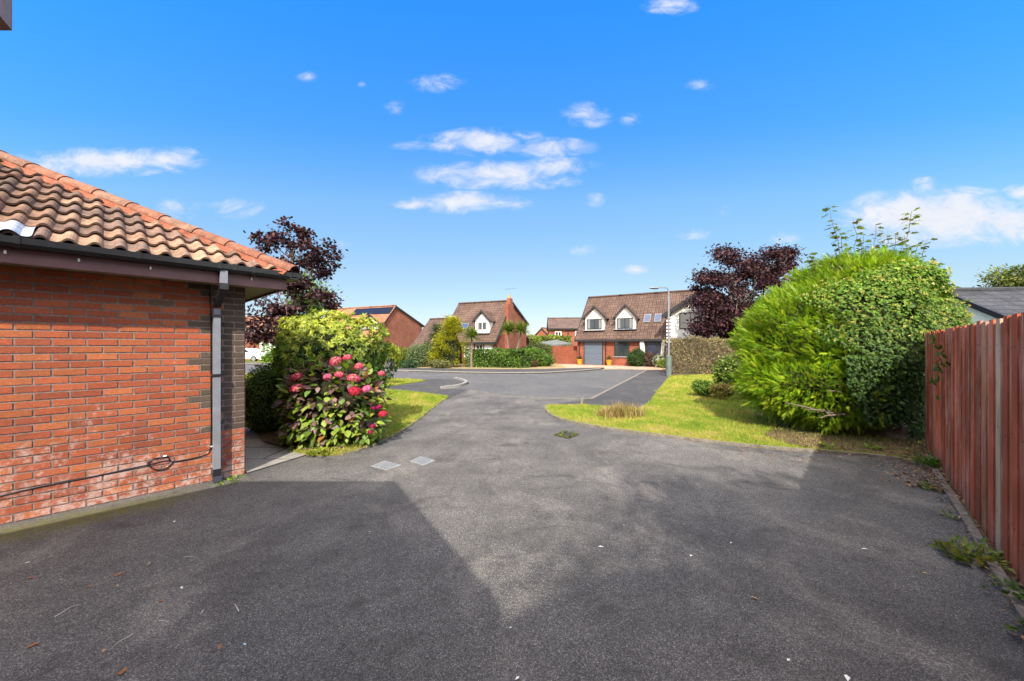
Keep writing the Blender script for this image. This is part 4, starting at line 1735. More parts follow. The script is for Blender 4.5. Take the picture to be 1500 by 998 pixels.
for sg in (-1, 1):
    ue = ug + sg * (Wd / 2 + 0.3)
    zl = zE - (zA - zE) / (Wd / 2) * 0.3
    q = [rh.p(ue, wf_plane - 0.3, zl), rh.p(ug, wf_plane - 0.3, zA), rh.p(ug, 2.2, zA), rh.p(ue, 2.2, zl)]
    if sg > 0:
        q.reverse()
    upq = [v + UP * 0.14 for v in q]
    mb.face(upq)
    mb.face(list(reversed(q)))
    for i in range(4):
        j = (i + 1) % 4
        mb.face((q[i], q[j], upq[j], upq[i]))
mb.build('wing_roof', M['brown_tile'], house)
for sg in (-1, 1):
    mb = MB()
    ue = ug + sg * (Wd / 2 + 0.32)
    p0 = rh.p(ue, wf_plane - 0.36, zE - (zA - zE) / (Wd / 2) * 0.32 - 0.18)
    mb.box(p0, rh.p(ug, wf_plane - 0.36, zA - 0.18) - p0, rh.b * 0.05, UP * 0.34)
    mb.build('bargeboard', M['dark_trim'], house)
for k in range(14):
    mb = MB()
    mb.box(rh.p(u0 - 0.012, wf_plane - 0.02, 0.62 + k * 0.26), a_r * (0.34), rh.b * 0.36, UP * 0.13, (0.78, 0.78, 0.76) )
    if k == 0:
        qm = MB()
    qm.v, qm.f, qm.uv, qm.c = qm.v + mb.v, qm.f + [tuple(i + len(qm.v) for i in fc) for fc in mb.f], qm.uv + mb.uv, qm.c + mb.c
    mb2 = MB()
    mb2.box(rh.p(u0 - 0.008, wf_plane - 0.016, 0.75 + k * 0.26), a_r * (0.3), rh.b * 0.34, UP * 0.13, (0.12, 0.05, 0.04))
    qm.v, qm.f, qm.uv, qm.c = qm.v + mb2.v, qm.f + [tuple(i + len(qm.v) for i in fc) for fc in mb2.f], qm.uv + mb2.uv, qm.c + mb2.c
qm.build('quoin', M['painted'], house)
uw, zw = rh.front(995, 482, wf_plane)
window(rh, uw, uw + 1.5, 2.9, 4.1, wf_plane, 'dark_trim', 2, False)
mb = MB()
mb.lathe(rh.p(0, 0, 0) * 0, [(0, 0)], 3) if False else None
uv_, zv_ = rh.front(1006.5, 439.5, wf_plane)
mb.box(rh.p(uv_ - 0.1, wf_plane - 0.03, zv_ - 0.1), a_r * 0.2, rh.b * 0.03, UP * 0.2)
mb.build('vent', M['galvanised'], house)
u_c, z_c = rh.front(985, 490, wf_plane)
mb = MB()
mb.box(rh.p(u0 + 0.36, wf_plane - 0.5, 1.75), a_r * (Wd - 0.36), rh.b * 0.49, UP * 0.4)
mb.build('bay_roof', M['brown_tile'], house)

# ---- middle house
a_m = V2(0.91, -0.415).normalized()
apex = P(750, 441, 36.0)
o_m = apex - a_m * 6.0
mh = empty('house', (apex.x - 3, apex.y - 1, 0), 'chalet house with single white dormer, skylight and red brick chimney gable', 'house')
mhb = Block(mh, (o_m.x, o_m.y), a_m, 6.0, 3.55, 4.2, apex.z, 2.0, 4.05, 'house_brick', 'brown_tile', over=0.3, th=0.12)
FWm = -(mhb.wf - mhb.over)
z0 = P(0, 488, 33.8).z
w = -(mhb.zr - z0) / ((mhb.zr - mhb.zf) / mhb.wf)
u0, _ = mhb.front(696.5, 488, w)
u1, _ = mhb.front(716.5, 488, w)
ze_, za_ = mhb.front(706, 468, w)[1], mhb.front(706, 456, w)[1]
uw0, zw0 = mhb.front(699, 484.5, w)
uw1, zw1 = mhb.front(714.5, 471, w)
dormer(mhb, u0, u1, z0, ze_, za_, w, wall='white_paint', frame='white_paint', win=(uw0, uw1, zw0, zw1))
zc = P(0, 476.5, 34).z
w = -(mhb.zr - zc) / ((mhb.zr - mhb.zf) / mhb.wf)
u0, _ = mhb.front(676, 476, w)
u1, _ = mhb.front(686.5, 476, w)
skylight(mhb, u0, u1, zc - 0.36, zc + 0.22)
u0, _ = mhb.front(697, 510, FWm)
u1, _ = mhb.front(708, 510, FWm)
window(mhb, u0, u1, 0.7, 1.78, FWm, 'white_paint', 2, True)
mb = MB()
u0, _ = mhb.front(709.5, 510, FWm)
u1, _ = mhb.front(722.5, 510, FWm)
mb.box(mhb.p(u0, FWm - 0.03, 0.3), a_m * (u1 - u0), mhb.b * 0.05, UP * 1.55)
mb.build('render_panel', M['white_paint'], mh)
u0, _ = mhb.front(680, 510, FWm)
mb = MB()
mb.box(mhb.p(u0, FWm - 0.02, 0.3), a_m * 1.0, mhb.b * 0.04, UP * 1.5)
mb.build('render_panel', M['white_paint'], mh)
mb = MB()
mb.tube([mhb.p(5.85, FWm - 0.1, 0.05), mhb.p(5.85, FWm - 0.1, 1.4), mhb.p(5.6, FWm - 0.25, 1.75)], 0.045, 6)
mb.build('downpipe', M['dark_trim'], mh)
mb = MB()
mb.box(mhb.p(5.88, -1.35, 0), a_m * 0.34, mhb.b * 1.25, UP * 5.6)
mb.box(mhb.p(5.88, -0.95, 5.6), a_m * 0.34, mhb.b * 0.6, UP * 0.55)
ch = mb.build('chimney', M['house_brick'], mh)
mb = MB()
mb.lathe(mhb.p(6.05, -0.65, 6.14), [(0.12, 0), (0.1, 0.3), (0.12, 0.33), (0.09, 0.33)], 10)
mb.build('chimney_pot', M['terracotta'], ch)
mb = MB()
ap = mhb.p(6.02, -0.5, 6.1)
mb.tube([ap, ap + UP * 1.0], 0.02, 5)
mb.tube([ap + UP * 0.95 - a_m * 0.5, ap + UP * 1.02 + a_m * 0.6], 0.012, 4)
for k in range(5):
    q = ap + UP * (0.96 + 0.012 * k) + a_m * (-0.4 + 0.22 * k)
    mb.tube([q - mhb.b * 0.22, q + mhb.b * 0.22], 0.008, 4)
mb.build('aerial', M['galvanised'], ch)
mb = MB()
mb.box(mhb.p(2.8, 4.18, 2.6), a_m * 3.15, mhb.b * 1.0 - UP * 0.9, UP * 0.12)
mb.build('lean_to_roof', M['grey_brown_tile'], mh)
# low catslide wing to the left
lw_o = P(630, 468, 39.0)
lw = Block(mh, (lw_o.x, lw_o.y), a_m, (o_m - Vector((lw_o.x, lw_o.y, 0))).dot(a_m) + 0.3, 4.0, 3.0, lw_o.z, 0.75, 1.4, 'house_brick', 'brown_tile', over=0.25, th=0.12, wall_name='wing_wall', roof_name='wing_roof')

# ---- solar house
ap_s = P(580, 448, 45.0)
o_s = ap_s - a_m * 11.0
shx = empty('house', (ap_s.x - 5, ap_s.y + 2, 0), 'red brick house with black solar panels on its orange tiled roof', 'house')
sb = Block(shx, (o_s.x, o_s.y), a_m, 11.0, 4.2, 5.4, ap_s.z, 1.9, 4.35, 'house_brick', 'orange_tile', over=0.3)
slope = (sb.zr - sb.zf) / sb.wf
wz = lambda z: -(sb.zr - z) / slope
nrm = (UP - sb.b * slope).normalized()
zt, zb2 = sb.zr - 0.22, sb.zr - 1.05
u0, _ = sb.front(519, 455, wz(sb.zr - 0.6))
u1, _ = sb.front(574, 455, wz(sb.zr - 0.6))
mb = MB()
q = [sb.p(u0, wz(zb2), zb2), sb.p(u1, wz(zb2), zb2), sb.p(u1, wz(zt), zt), sb.p(u0, wz(zt), zt)]
lo, hi = [v + nrm * 0.03 for v in q], [v + nrm * 0.1 for v in q]
mb.face(hi)
for i in range(4):
    j = (i + 1) % 4
    mb.face((lo[i], lo[j], hi[j], hi[i]))
mb.build('solar_panel', M['solar'], shx)
z0 = 3.6
w = wz(z0)
u0, _ = sb.front(531, 478, w)
u1, _ = sb.front(556, 478, w)
dormer(sb, u0, u1, z0, 4.3, 5.25, w, wall='white_paint', roof='orange_tile', win=(u0 + 0.5, u1 - 0.5, z0 + 0.2, z0 + 0.8))

# ---- houses further back
bh_o = P(802, 466.5, 58.0)
bh = empty('house', (bh_o.x + 4, bh_o.y, 0), 'plain red brick house with brown roof and white upstairs window far behind', 'house')
bhb = Block(bh, (bh_o.x, bh_o.y), (1, -0.06), 9.0, 3.2, 3.2, bh_o.z, 4.25, 4.25, 'house_brick', 'grey_brown_tile', over=0.3)
u0, z1 = bhb.front(813, 485.5)
u1, z0 = bhb.front(822.5, 493.5)
window(bhb, u0, u1, z0, z1, -(3.2 - 0.3), 'white_paint', 2, False, fw=0.12)
u0, z1 = bhb.front(842.5, 485)
window(bhb, u0, u0 + 1.0, z0, z1, -(3.2 - 0.3), 'white_paint', 2, False, fw=0.12)
mb = MB()
u, _ = bhb.front(832, 490)
mb.tube([bhb.p(u, -3.0, 0), bhb.p(u, -3.0, 4.1)], 0.06, 6)
mb.build('downpipe', M['dark_trim'], bh)
gx = P(793, 480.5, 66.0)
bg = empty('house', (gx.x, gx.y + 3, 0), 'small brick gable end peeping over the hedge far behind', 'house')
Block(bg, (gx.x, gx.y - 0.5), (0.42, 0.91), 8.0, 2.0, 2.0, gx.z, 2.9, 2.9, 'house_brick', 'orange_tile', over=0.2)

# ---- white and brick house far left with porch
fl = P(372, 478, 49.5)
fh = empty('house', (fl.x, fl.y, 0), 'white rendered house with tiled porch and pale green door seen past the garage corner', 'house')
fb = Block(fh, (fl.x - 7.0, fl.y + 1.0), (1, -0.1), 15.0, 3.5, 3.5, fl.z + 1.2, 3.0 + 1.0, 4.0, 'white_paint', 'orange_tile', over=0.25)
mb = MB()
pw = -(3.5) - 2.2
u0, _ = fb.front(361, 505, pw)
u1, _ = fb.front(414, 505, pw)
mb.box(fb.p(u0 - 1.2, pw + 0.3, 0), fb.a * (1.2 + (u1 - u0) * 0.42), fb.b * 2.0, UP * 2.4)
mb.build('porch_wall', M['house_brick'], fh)
mb = MB()
zl, zh = 2.25, 3.6
q = [fb.p(u0 + 0.6, pw - 0.2, zl), fb.p(u1 + 0.4, pw - 0.2, zl), fb.p(u1 + 0.4, -3.2, zh), fb.p(u0 + 0.6, -3.2, zh)]
upq = [v + UP * 0.12 for v in q]
mb.face(upq)
mb.face(list(reversed(q)))
for i in range(4):
    j = (i + 1) % 4
    mb.face((q[i], q[j], upq[j], upq[i]))
mb.build('porch_roof', M['orange_tile'], fh)
mb = MB()
p0 = fb.p(u0 - 0.3, pw - 0.25, 1.4)
mb.box(p0, fb.p(u0 + 1.9, pw - 0.25, 3.6) - p0, fb.b * 0.06, UP * 0.28)
mb.build('bargeboard', M['fascia_paint'], fh)
for px in (382, 395.5):
    u, _ = fb.front(px, 515, pw)
    mb = MB()
    mb.box(fb.p(u - 0.13, pw, 0), fb.a * 0.26, fb.b * 0.26, UP * 2.2)
    mb.build('porch_post', M['white_paint'], fh)
u, _ = fb.front(385, 515, pw + 0.5)
mb = MB()
mb.box(fb.p(u, pw + 0.45, 0.1), fb.a * 0.8, fb.b * 0.06, UP * 1.9)
mb.build('door', M['green_paint'], fh)
mb = MB()
u, _ = fb.front(396, 515, pw + 0.3)
mb.box(fb.p(u, pw + 0.6, 0), fb.a * 1.6, fb.b * 1.5, UP * 2.3)
mb.build('render_panel', M['white_paint'], fh)
u, z = fb.front(364.5, 496)
window(fb, u, u + 0.4, 2.2, 3.1, -3.25, 'dark_trim', 1, False)

# ---- slate house beyond the red fence
sl_o = P(1380, 426, 16.0)
slh = empty('house', (sl_o.x + 5, sl_o.y, 0), 'bungalow with plain grey slate roof rising beyond the red fence', 'house')
Block(slh, (sl_o.x, sl_o.y), (0.985, -0.10), 14.0, 3.4, 3.4, sl_o.z, 2.1, 2.1, 'cream_render', 'slate', over=0.3)

# ================================================================== STREET FURNITURE AND GARDEN THINGS FAR OFF
lb = G(979.5, 551)
lamp = empty('street_lamp', lb, 'slim grey steel street lamp with bent arm and green base by the hedge', 'street lamp')
ht = P(0, 421.5, lb.y).z
mb = MB()
arm = [lb + UP * 0.9, lb + UP * 2.5, lb + UP * (ht - 0.25)]
mb.tube(arm, [0.062, 0.055, 0.045], 10)
mb.build('pole', M['galvanised'], lamp)
mb = MB()
la = V2(-1, -0.1).normalized()
mb.tube([lb + UP * (ht - 0.26), lb + UP * (ht - 0.1) + la * 0.02, lb + UP * (ht - 0.02) + la * 0.1, lb + UP * ht + la * 0.25, lb + UP * (ht - 0.01) + la * 0.62], 0.032, 8)
mb.build('arm', M['galvanised'], lamp)
mb = MB()
hp = lb + UP * (ht - 0.05) + la * 0.58
sd = V2(-la.y, la.x)
prof = [(0, .03, .02), (.06, .09, .05), (.3, .11, .06), (.5, .06, .03)]
for (x0, w0_, h0), (x1, w1_, h1) in zip(prof[:-1], prof[1:]):
    r0 = [hp + la * x0 + sd * w0_, hp + la * x0 + UP * h0 * 1.4, hp + la * x0 - sd * w0_, hp + la * x0 - UP * h0]
    r1 = [hp + la * x1 + sd * w1_, hp + la * x1 + UP * h1 * 1.4, hp + la * x1 - sd * w1_, hp + la * x1 - UP * h1]
    for i in range(4):
        j = (i + 1) % 4
        mb.face((r0[i], r0[j], r1[j], r1[i]))
mb.build('lamp_head', M['galvanised'], lamp)
mb = MB()
mb.tube([lb, lb + UP * 1.08, lb + UP * 1.12], [0.155, 0.15, 0.09], 14)
mb.build('base', M['lamp_green'], lamp)


def pot(px, label):
    u, _ = rh.front(px, 525, FW - 0.45)
    g = rh.p(u, FW - 0.45, 0.014)
    r = empty('planter', g, label, 'planter', 'orange planters by the garage door')
    mb = MB()
    mb.lathe(g, [(0.0, 0.01), (0.17, 0.01), (0.22, 0.42), (0.245, 0.42), (0.245, 0.48), (0.2, 0.48), (0.19, 0.42), (0, 0.42)], 16)
    mb.build('pot', M['terracotta'], r)
    n = 260
    d = rdir(n)
    d[:, 2] = np.abs(d[:, 2])
    p = np.array(g) + np.array([0, 0, 0.46]) + d * np.array([0.2, 0.2, 0.34]) * rng.uniform(0.5, 1, (n, 1))
    leaf_mesh('plant', p, d + rdir(n) * 0.5, rdir(n) + np.array([0, 0, 0.5]), 0.09, 0.045, pal([(0.05, 0.08, 0.02), (0.1, 0.1, 0.03)], n), M['leaf_dark'], r)


pot(849, 'orange planter with a dark clipped plant at the left corner of the garage door')
pot(892, 'orange planter with a dark clipped plant between garage door and window')

# timber side gate/fence and canopy
ga = P(809, 531, 34.0)
gb = P(846, 531, 33.6)
g0, g1 = V2(ga.x, ga.y), V2(gb.x, gb.y)
gate = empty('side_gate', (g0 + g1) / 2, 'reddish brown close boarded timber gate between hedge and chalet house', 'gate')
gdv = (g1 - g0)
for k in range(2):
    mb = MB()
    for i in range(11):
        t0 = (k * 11 + i) / 22
        mb.box(g0 + gdv * t0 + UP * 0.04, gdv * (1 / 22 - 0.004), V2(0, 0.03 + 0.008 * (i % 2)), UP * 1.62)
    mb.build('gate_leaf', M['fence_far'], gate)
cn = P(815, 502, 36.5)
can = empty('carport', (cn.x, cn.y, 0), 'low grey felt roofed canopy over a dark opening behind the gate', 'carport')
mb = MB()
q = [P(790, 502.5, 36), P(812, 506.5, 34.8), P(839, 504, 36), P(815, 498.5, 38.5)]
zt = [2.0, 1.75, 1.9, 2.3]
q = [Vector((v.x, v.y, z)) for v, z in zip(q, zt)]
lo = [v - UP * 0.12 for v in q]
mb.face(q)
mb.face(list(reversed(lo)))
for i in range(4):
    j = (i + 1) % 4
    mb.face((lo[i], lo[j], q[j], q[i]))
mb.build('roof', M['canopy_felt'], can)
for v in lo:
    mb = MB()
    c = sum(lo, Vector((0, 0, 0))) / 4
    b = Vector((v.x, v.y, 0)).lerp(Vector((c.x, c.y, 0)), 0.08)
    mb.box(b, (0.09, 0, 0), (0, 0.09, 0), UP * (v.z - 0.02))
    mb.build('post', M['fence_far'], can)

# boulder
g = G(571, 540.5)
mb = MB()
mb.lathe(g, [(0.0, 0), (0.3, 0.0), (0.36, 0.25), (0.3, 0.55), (0.17, 0.78), (0.0, 0.86)], 10)
o = mb.build('boulder', M['stone'], None, True)
tag(o, 'dark upright garden boulder at the kerb beside the golden shrubs', 'boulder')

# parked car, seen past the garage corner
cg = G(361, 530.0)
car = empty('parked_car', cg, 'white parked car glimpsed between the garage corner and the dark shrub', 'car')
prof = [(-2.1, .35), (-2.12, .62), (-1.95, .86), (-1.2, .95), (-.55, 1.38), (.75, 1.42), (1.35, 1.05), (1.95, .95), (2.1, .7), (2.1, .35)]
for_w = 0.84
mb = MB()
fa, fbk = [cg + Vector((-x, -for_w, z)) for x, z in prof], [cg + Vector((-x, for_w, z)) for x, z in prof]
mb.face(list(fa))
mb.face(list(reversed(fbk)))
for i in range(len(prof)):
    j = (i + 1) % len(prof)
    mb.face((fa[j], fa[i], fbk[i], fbk[j]))
body = mb.build('body', M['white_gloss'], car)
mb = MB()
for x0, x1, x2, x3 in ((-.95, -.5, .05, .05), (.12, .12, .7, 1.15)):
    y = -for_w - 0.006
    mb.face([cg + Vector((-x, y, z)) for x, z in ((x0, .98), (x3, .98), (x2, 1.33), (x1, 1.31 if x1 < 0 else 1.33))])
mb.build('window', M['window_glass'], car)
for x in (-1.32, 1.28):
    mb = MB()
    c = cg + Vector((-x, -for_w - 0.01, 0.32))
    mb.tube([c, c + Vector((0, 0.22, 0))], 0.32, 16)
    wl = mb.build('wheel', M['rubber'], car)
    mb = MB()
    mb.tube([c + Vector((0, -0.012, 0)), c + Vector((0, 0.05, 0))], 0.21, 12)
    mb.build('rim', M['galvanised'], wl)

# ================================================================== TREES AND SHRUBS
PURPLE = [(0.034, 0.013, 0.019), (0.05, 0.019, 0.024), (0.022, 0.009, 0.015), (0.11, 0.05, 0.045), (0.055, 0.028, 0.035)]
tb = P(425, 560, 11.5)
tree('copper_maple', (tb.x, tb.y, 0.03), 4.6,
     [(P(452, 385, 11.5), (0.95, 0.9, 0.65), 15), (P(428, 348, 11.5), (0.5, 0.45, 0.5), 12), (P(440, 400, 11.5), (0.8, 0.7, 0.6), 12), (P(385, 355, 11.5), (0.5, 0.45, 0.2), 6), (P(475, 372, 11.3), (0.35, 0.4, 0.3), 5),
      (P(420, 440, 11.5), (1.0, 0.9, 0.55), 14), (P(395, 480, 11.3), (0.95, 0.8, 0.5), 16), (P(478, 440, 11.3), (0.55, 0.5, 0.2), 6), (P(430, 480, 11.5), (0.7, 0.7, 0.5), 8),
      (P(372, 488, 11.2), (0.4, 0.5, 0.35), 6)],
     'young copper leaved tree with open branches rising behind the garage eave', 'tree', PURPLE, None, (0.1, 0.09), 78, 0.135, 'lobed', 'leaf_dark', 0.06, lean=(0.05, 0.1), inner=0.2)
gt_ = P(452, 560, 14.0)
tree('evergreen', (gt_.x, gt_.y, 0.03), 3.2, [(P(455, 430, 14), (0.55, 0.5, 0.55), 10), (P(450, 465, 14), (0.9, 0.8, 0.7), 16), (P(440, 510, 14), (1.0, 0.9, 0.8), 14)],
     'bright green conical tree behind the copper leaved tree', 'tree', [(0.11, 0.2, 0.02), (0.18, 0.28, 0.025), (0.07, 0.13, 0.015)], None, (0.12, 0.05), 260, 0.24, 'leaf', 'leaf', 0.07)
pr = P(1085, 540, 24.0)
tree('copper_maple', (pr.x, pr.y, 0.03), 5.0,
     [(P(1085, 430, 24), (2.9, 2.6, 2.0), 60), (P(1115, 388, 24), (1.7, 1.6, 1.0), 24), (P(1052, 455, 23.5), (1.6, 1.8, 1.2), 22), (P(1090, 475, 23.5), (2.7, 2.2, 0.9), 26),
      (P(1036, 405, 24), (0.8, 0.9, 0.35), 6), (P(1150, 375, 24), (0.6, 0.6, 0.3), 5), (P(1032, 482, 23.2), (0.55, 0.8, 0.4), 6), (P(1065, 372, 24), (0.6, 0.6, 0.3), 5)],
     'large dense dark purple tree above the brown hedge', 'tree', PURPLE, None, (0.15, 0.13), 190, 0.32, 'lobed', 'leaf_dark', 0.14, inner=0.3)
sr = P(1492, 500, 21.0)
tree('oak', (sr.x, sr.y, 0), 5.0, [(P(1492, 405, 21), (1.0, 1.2, 0.75), 16), (P(1480, 412, 21), (0.6, 0.8, 0.4), 7), (P(1520, 420, 21), (1.6, 1.4, 1.3), 20)],
     'small olive green tree top behind the slate roof', 'tree', [(0.12, 0.16, 0.03), (0.19, 0.2, 0.04), (0.08, 0.11, 0.02)], None, (0.16, 0.1), 130, 0.28, 'lobed')


# unseen tree added behind the viewer, beyond the fence: its thin crown throws the soft shade on the right of the drive
tree('shade_tree', (2.2, -4.6, 0), 6.2, [((1.2, -3.3, 6.0), (0.8, 0.7, 0.5), 10), ((2.5, -3.2, 6.0), (1.5, 0.75, 0.5), 22), ((4.2, -3.4, 6.2), (1.3, 0.9, 0.6), 16), ((2.2, -4.6, 6.6), (2.2, 1.2, 1.0), 26),
      ((0.15, -3.75, 5.7), (0.7, 0.4, 0.3), 5)],
     'leafy garden tree behind the viewer shading the right side of the drive', 'tree', [(0.08, 0.13, 0.025), (0.11, 0.17, 0.03)], None, (0.1, 0.06), 150, 0.26, 'leaf')


# --- choisya: rosettes of leaflets, golden new growth on the outside
def choisya():
    reseed('choisya')
    lumps = [Lumpy(P(487, 540, 7.3), (1.0, 0.95, 0.98), 0.10, 4.5), Lumpy(P(450, 500, 7.4), (0.55, 0.55, 0.5), 0.12, 5), Lumpy(P(525, 505, 7.3), (0.55, 0.55, 0.52), 0.12, 5),
             Lumpy(P(484, 482, 7.4), (0.5, 0.5, 0.34), 0.12, 5)]
    c = lumps[0].c
    root = empty('mexican_orange_shrub', (c[0], c[1], 0.04), 'tall rounded golden green shrub with glossy leaf rosettes behind the hydrangea', 'shrub')
    mb = MB()
    for i in range(10):
        d = rdir(1)[0]
        mb.tube(branch_path((c[0], c[1], 0.0), lumps[0].c + d * np.array([.6, .6, .3]) + np.array([0, 0, 0.3]), 0.05, 4, 0.05), [0.03, 0.025, 0.02, 0.014, 0.008], 5)
    mb.build('stem', M['bark'], root)
    lumps[0].core('dark_core', M['core'], root, 0.80, 0.1)
    P_, A_, N_, C_ = [], [], [], []
    for lp, k in zip(lumps, (1500, 420, 420, 300)):
        p, nr, q = lp.surf(k, 0.86, 1.06)
        ins = np.zeros(len(p), bool)
        for l2 in lumps:
            if l2 is not lp:
                e = (p - l2.c) / l2.r
                ins |= (e ** 2).sum(1) < 0.7
        ok = ~ins & (p[:, 2] > 0.12)
        p, nr = p[ok], nr[ok]
        m = len(p)
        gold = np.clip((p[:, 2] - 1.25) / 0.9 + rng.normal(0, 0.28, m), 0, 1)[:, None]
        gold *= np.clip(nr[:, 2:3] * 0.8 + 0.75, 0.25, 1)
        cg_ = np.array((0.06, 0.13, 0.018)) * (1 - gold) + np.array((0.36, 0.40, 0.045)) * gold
        cg_ = cg_ * (1 + rng.normal(0, 0.2, (m, 1)))
        for j in range(8):
            ang = 2 * math.pi * j / 8
            t1 = unit(np.cross(nr, np.array([0.2, 0.1, 1.0]) + 0 * nr))
            t2 = np.cross(nr, t1)
            jit = rng.normal(0, 0.3, (m, 1))
            ax = unit(t1 * np.cos(ang + jit) + t2 * np.sin(ang + jit) + nr * rng.uniform(0.15, 0.9, (m, 1)))
            P_.append(p + nr * rng.normal(0, 0.012, (m, 1)))
            A_.append(ax)
            N_.append(unit(nr + rdir(m) * 0.35 + np.array([0, 0, 0.2])))
            C_.append(np.clip(cg_ * (1 + rng.normal(0, 0.12, (m, 1))), 0.004, 0.8))
    P_, A_, N_, C_ = map(np.concatenate, (P_, A_, N_, C_))
    n = len(P_)
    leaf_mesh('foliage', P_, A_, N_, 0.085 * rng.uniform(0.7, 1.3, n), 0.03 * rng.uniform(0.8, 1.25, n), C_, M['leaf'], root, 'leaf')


choisya()

# --- dark clipped shrub beside the path
lp = Lumpy(P(397, 585, 7.2), (0.52, 0.5, 0.66), 0.07, 5)
shrub('box_shrub', lp, 'dense dark green rounded shrub between garage corner and hydrangea', 'shrub', [(0.075, 0.13, 0.025), (0.11, 0.18, 0.03), (0.05, 0.085, 0.018)], 11000, (0.045, 0.024), None, 'leaf', 'leaf_dark', ck=0.86, lo=0.85, zmin=0.03)


# --- hydrangea
def hydrangea():
    reseed('hydrangea')
    c = P(487, 600, 6.35)
    root = empty('hydrangea', (c.x, c.y, 0.04), 'hydrangea bush with crimson mophead flowers and green to burgundy leaves', 'shrub')
    lumps = [Lumpy((c.x, c.y, 0.70), (0.80, 0.6, 0.66), 0.10, 4), Lumpy(P(445, 625, 6.1), (0.32, 0.3, 0.34), 0.1, 5), Lumpy(P(540, 618, 6.3), (0.26, 0.3, 0.32), 0.1, 5)]
    lumps[0].core('dark_core', M['core'], root, 0.74, 0.06)
    mb = MB()
    for i in range(14):
        d = rdir(1)[0]
        mb.tube(branch_path((c.x + d[0] * .15, c.y + d[1] * .15, 0.03), np.array((c.x, c.y, 0.7)) + d * np.array([.75, .55, .5]), 0.06, 4, 0.03), [0.012, 0.011, 0.01, 0.008, 0.006], 5)
    mb.build('stem', M['bark'], root)
    A, B, N_, C_ = [], [], [], []
    for lp, k in zip(lumps, (1350, 240, 200)):
        p, nr, q = lp.surf(k, 0.8, 1.05)
        ok = (p[:, 2] > 0.08)
        p, nr = p[ok], nr[ok]
        m = len(p)
        A.append(p)
        B.append(unit(nr * 0.9 + rdir(m) * 0.7 + np.array([0, 0, -0.25])))
        N_.append(unit(nr * 0.6 + np.array([0, -0.1, 0.9]) + rdir(m) * 0.3))
        t = np.clip((p[:, 2] - 0.4) / 0.5 + rng.normal(0, 0.4, m), 0, 1)
        kind = rng.uniform(0, 1, m) < 0.25 + 0.35 * t
        cg = pal([(0.19, 0.29, 0.04), (0.27, 0.34, 0.045), (0.12, 0.2, 0.04)], m)
        cr = pal([(0.17, 0.09, 0.09), (0.22, 0.14, 0.13), (0.12, 0.09, 0.065), (0.4, 0.17, 0.04)], m, (4, 4, 3, 0.5))
        C_.append(np.where(kind[:, None], cr, cg))
    A, B, N_, C_ = map(np.concatenate, (A, B, N_, C_))
    n = len(A)
    leaf_mesh('foliage', A, B, N_, 0.135 * rng.uniform(0.65, 1.25, n), 0.098 * rng.uniform(0.7, 1.2, n), C_, M['leaf'], root, 'ovate')
    # mophead: a dome of four-petalled florets
    heads = [(434, 553, 6.0, .105, 0), (436, 570, 5.85, .125, 0), (480, 553, 5.85, .08, 2), (492, 530, 5.85, .105, 0), (509, 524, 5.95, .085, 0), (526, 537, 5.95, .08, 0), (497, 549, 5.8, .078, 0),
             (518, 555, 5.75, .112, 0), (520, 573, 5.7, .105, 1), (537, 570, 5.85, .088, 2), (559, 548, 6.5, .072, 0), (561, 607, 6.05, .082, 1), (555, 597, 6.1, .062, 3), (547, 598, 6.05, .045, 3), (546, 625, 5.95, .058, 3), (543, 633, 5.92, .052, 3)]
    cols = [[(0.6, 0.06, 0.125), (0.74, 0.16, 0.24), (0.48, 0.035, 0.08), (0.55, 0.22, 0.18)], [(0.5, 0.03, 0.07), (0.42, 0.02, 0.045), (0.3, 0.04, 0.04)], [(0.62, 0.1, 0.24), (0.7, 0.2, 0.32)], [(0.24, 0.01, 0.06), (0.32, 0.015, 0.09)]]
    protos = {}
    for px, py, Y, r, kd in heads:
        pos = P(px, py, Y)
        if kd not in protos:
            m = 330
            d = rdir(m)
            d = d[d[:, 2] > -0.55]
            m = len(d)
            PP, AA, NNr, CC = [], [], [], []
            base = pal(cols[kd], m, None, 0.3)
            for j in range(4):
                t1 = unit(np.cross(d, np.array([0.3, 0.5, 0.8])))
                t2 = np.cross(d, t1)
                an = j * math.pi / 2 + rng.uniform(0, 1.5, (m, 1)) * 0 + (np.arange(m)[:, None] * 0.7)
                PP.append(d * np.array([1, 1, 0.8]) * (0.84 + 0.2 * ((np.arange(m) * 0.618) % 1))[:, None])
                AA.append(unit(t1 * np.cos(an) + t2 * np.sin(an) + d * 0.12))
                NNr.append(d)
                CC.append(base)
            PP, AA, NNr, CC = map(np.concatenate, (PP, AA, NNr, CC))
            o = leaf_mesh('flower_head', PP, AA, NNr, 0.17, 0.17, CC, M['petal'], None, 'ovate')
            protos[kd] = o
        else:
            o = protos[kd].copy()
            col.objects.link(o)
        o.parent = root
        o.location = pos - Vector(root.location)
        r *= 0.9
        o.scale = (r, r * rng.uniform(0.9, 1.1), r * rng.uniform(0.8, 1.05))
        o.rotation_euler = (rng.uniform(-.4, .4), rng.uniform(-.4, .4), rng.uniform(0, 6))
        if kd == 3:
            o['label'] = 'small dark plum flower head'
        mb = MB()


hydrangea()


# --- big conifer ball, ivy and the maple growing through it
BALLS = [(P(1215, 512, 7.9), (1.78, 1.65, 1.45)), (P(1272, 507, 8.1), (1.26, 1.45, 1.3)), (P(1248, 432, 8.1), (1.2, 1.3, 0.84)), (P(1190, 560, 7.5), (1.3, 1.2, 0.78)), (P(1212, 600, 7.1), (0.8, 0.6, 0.36))]


def inside_any(p, skip, k=0.8):
    r = np.zeros(len(p), bool)
    for i, (c, rr) in enumerate(BALLS):
        if i != skip:
            e = (p - np.array(c)) / np.array(rr)
            r |= (e ** 2).sum(1) < k
    return r


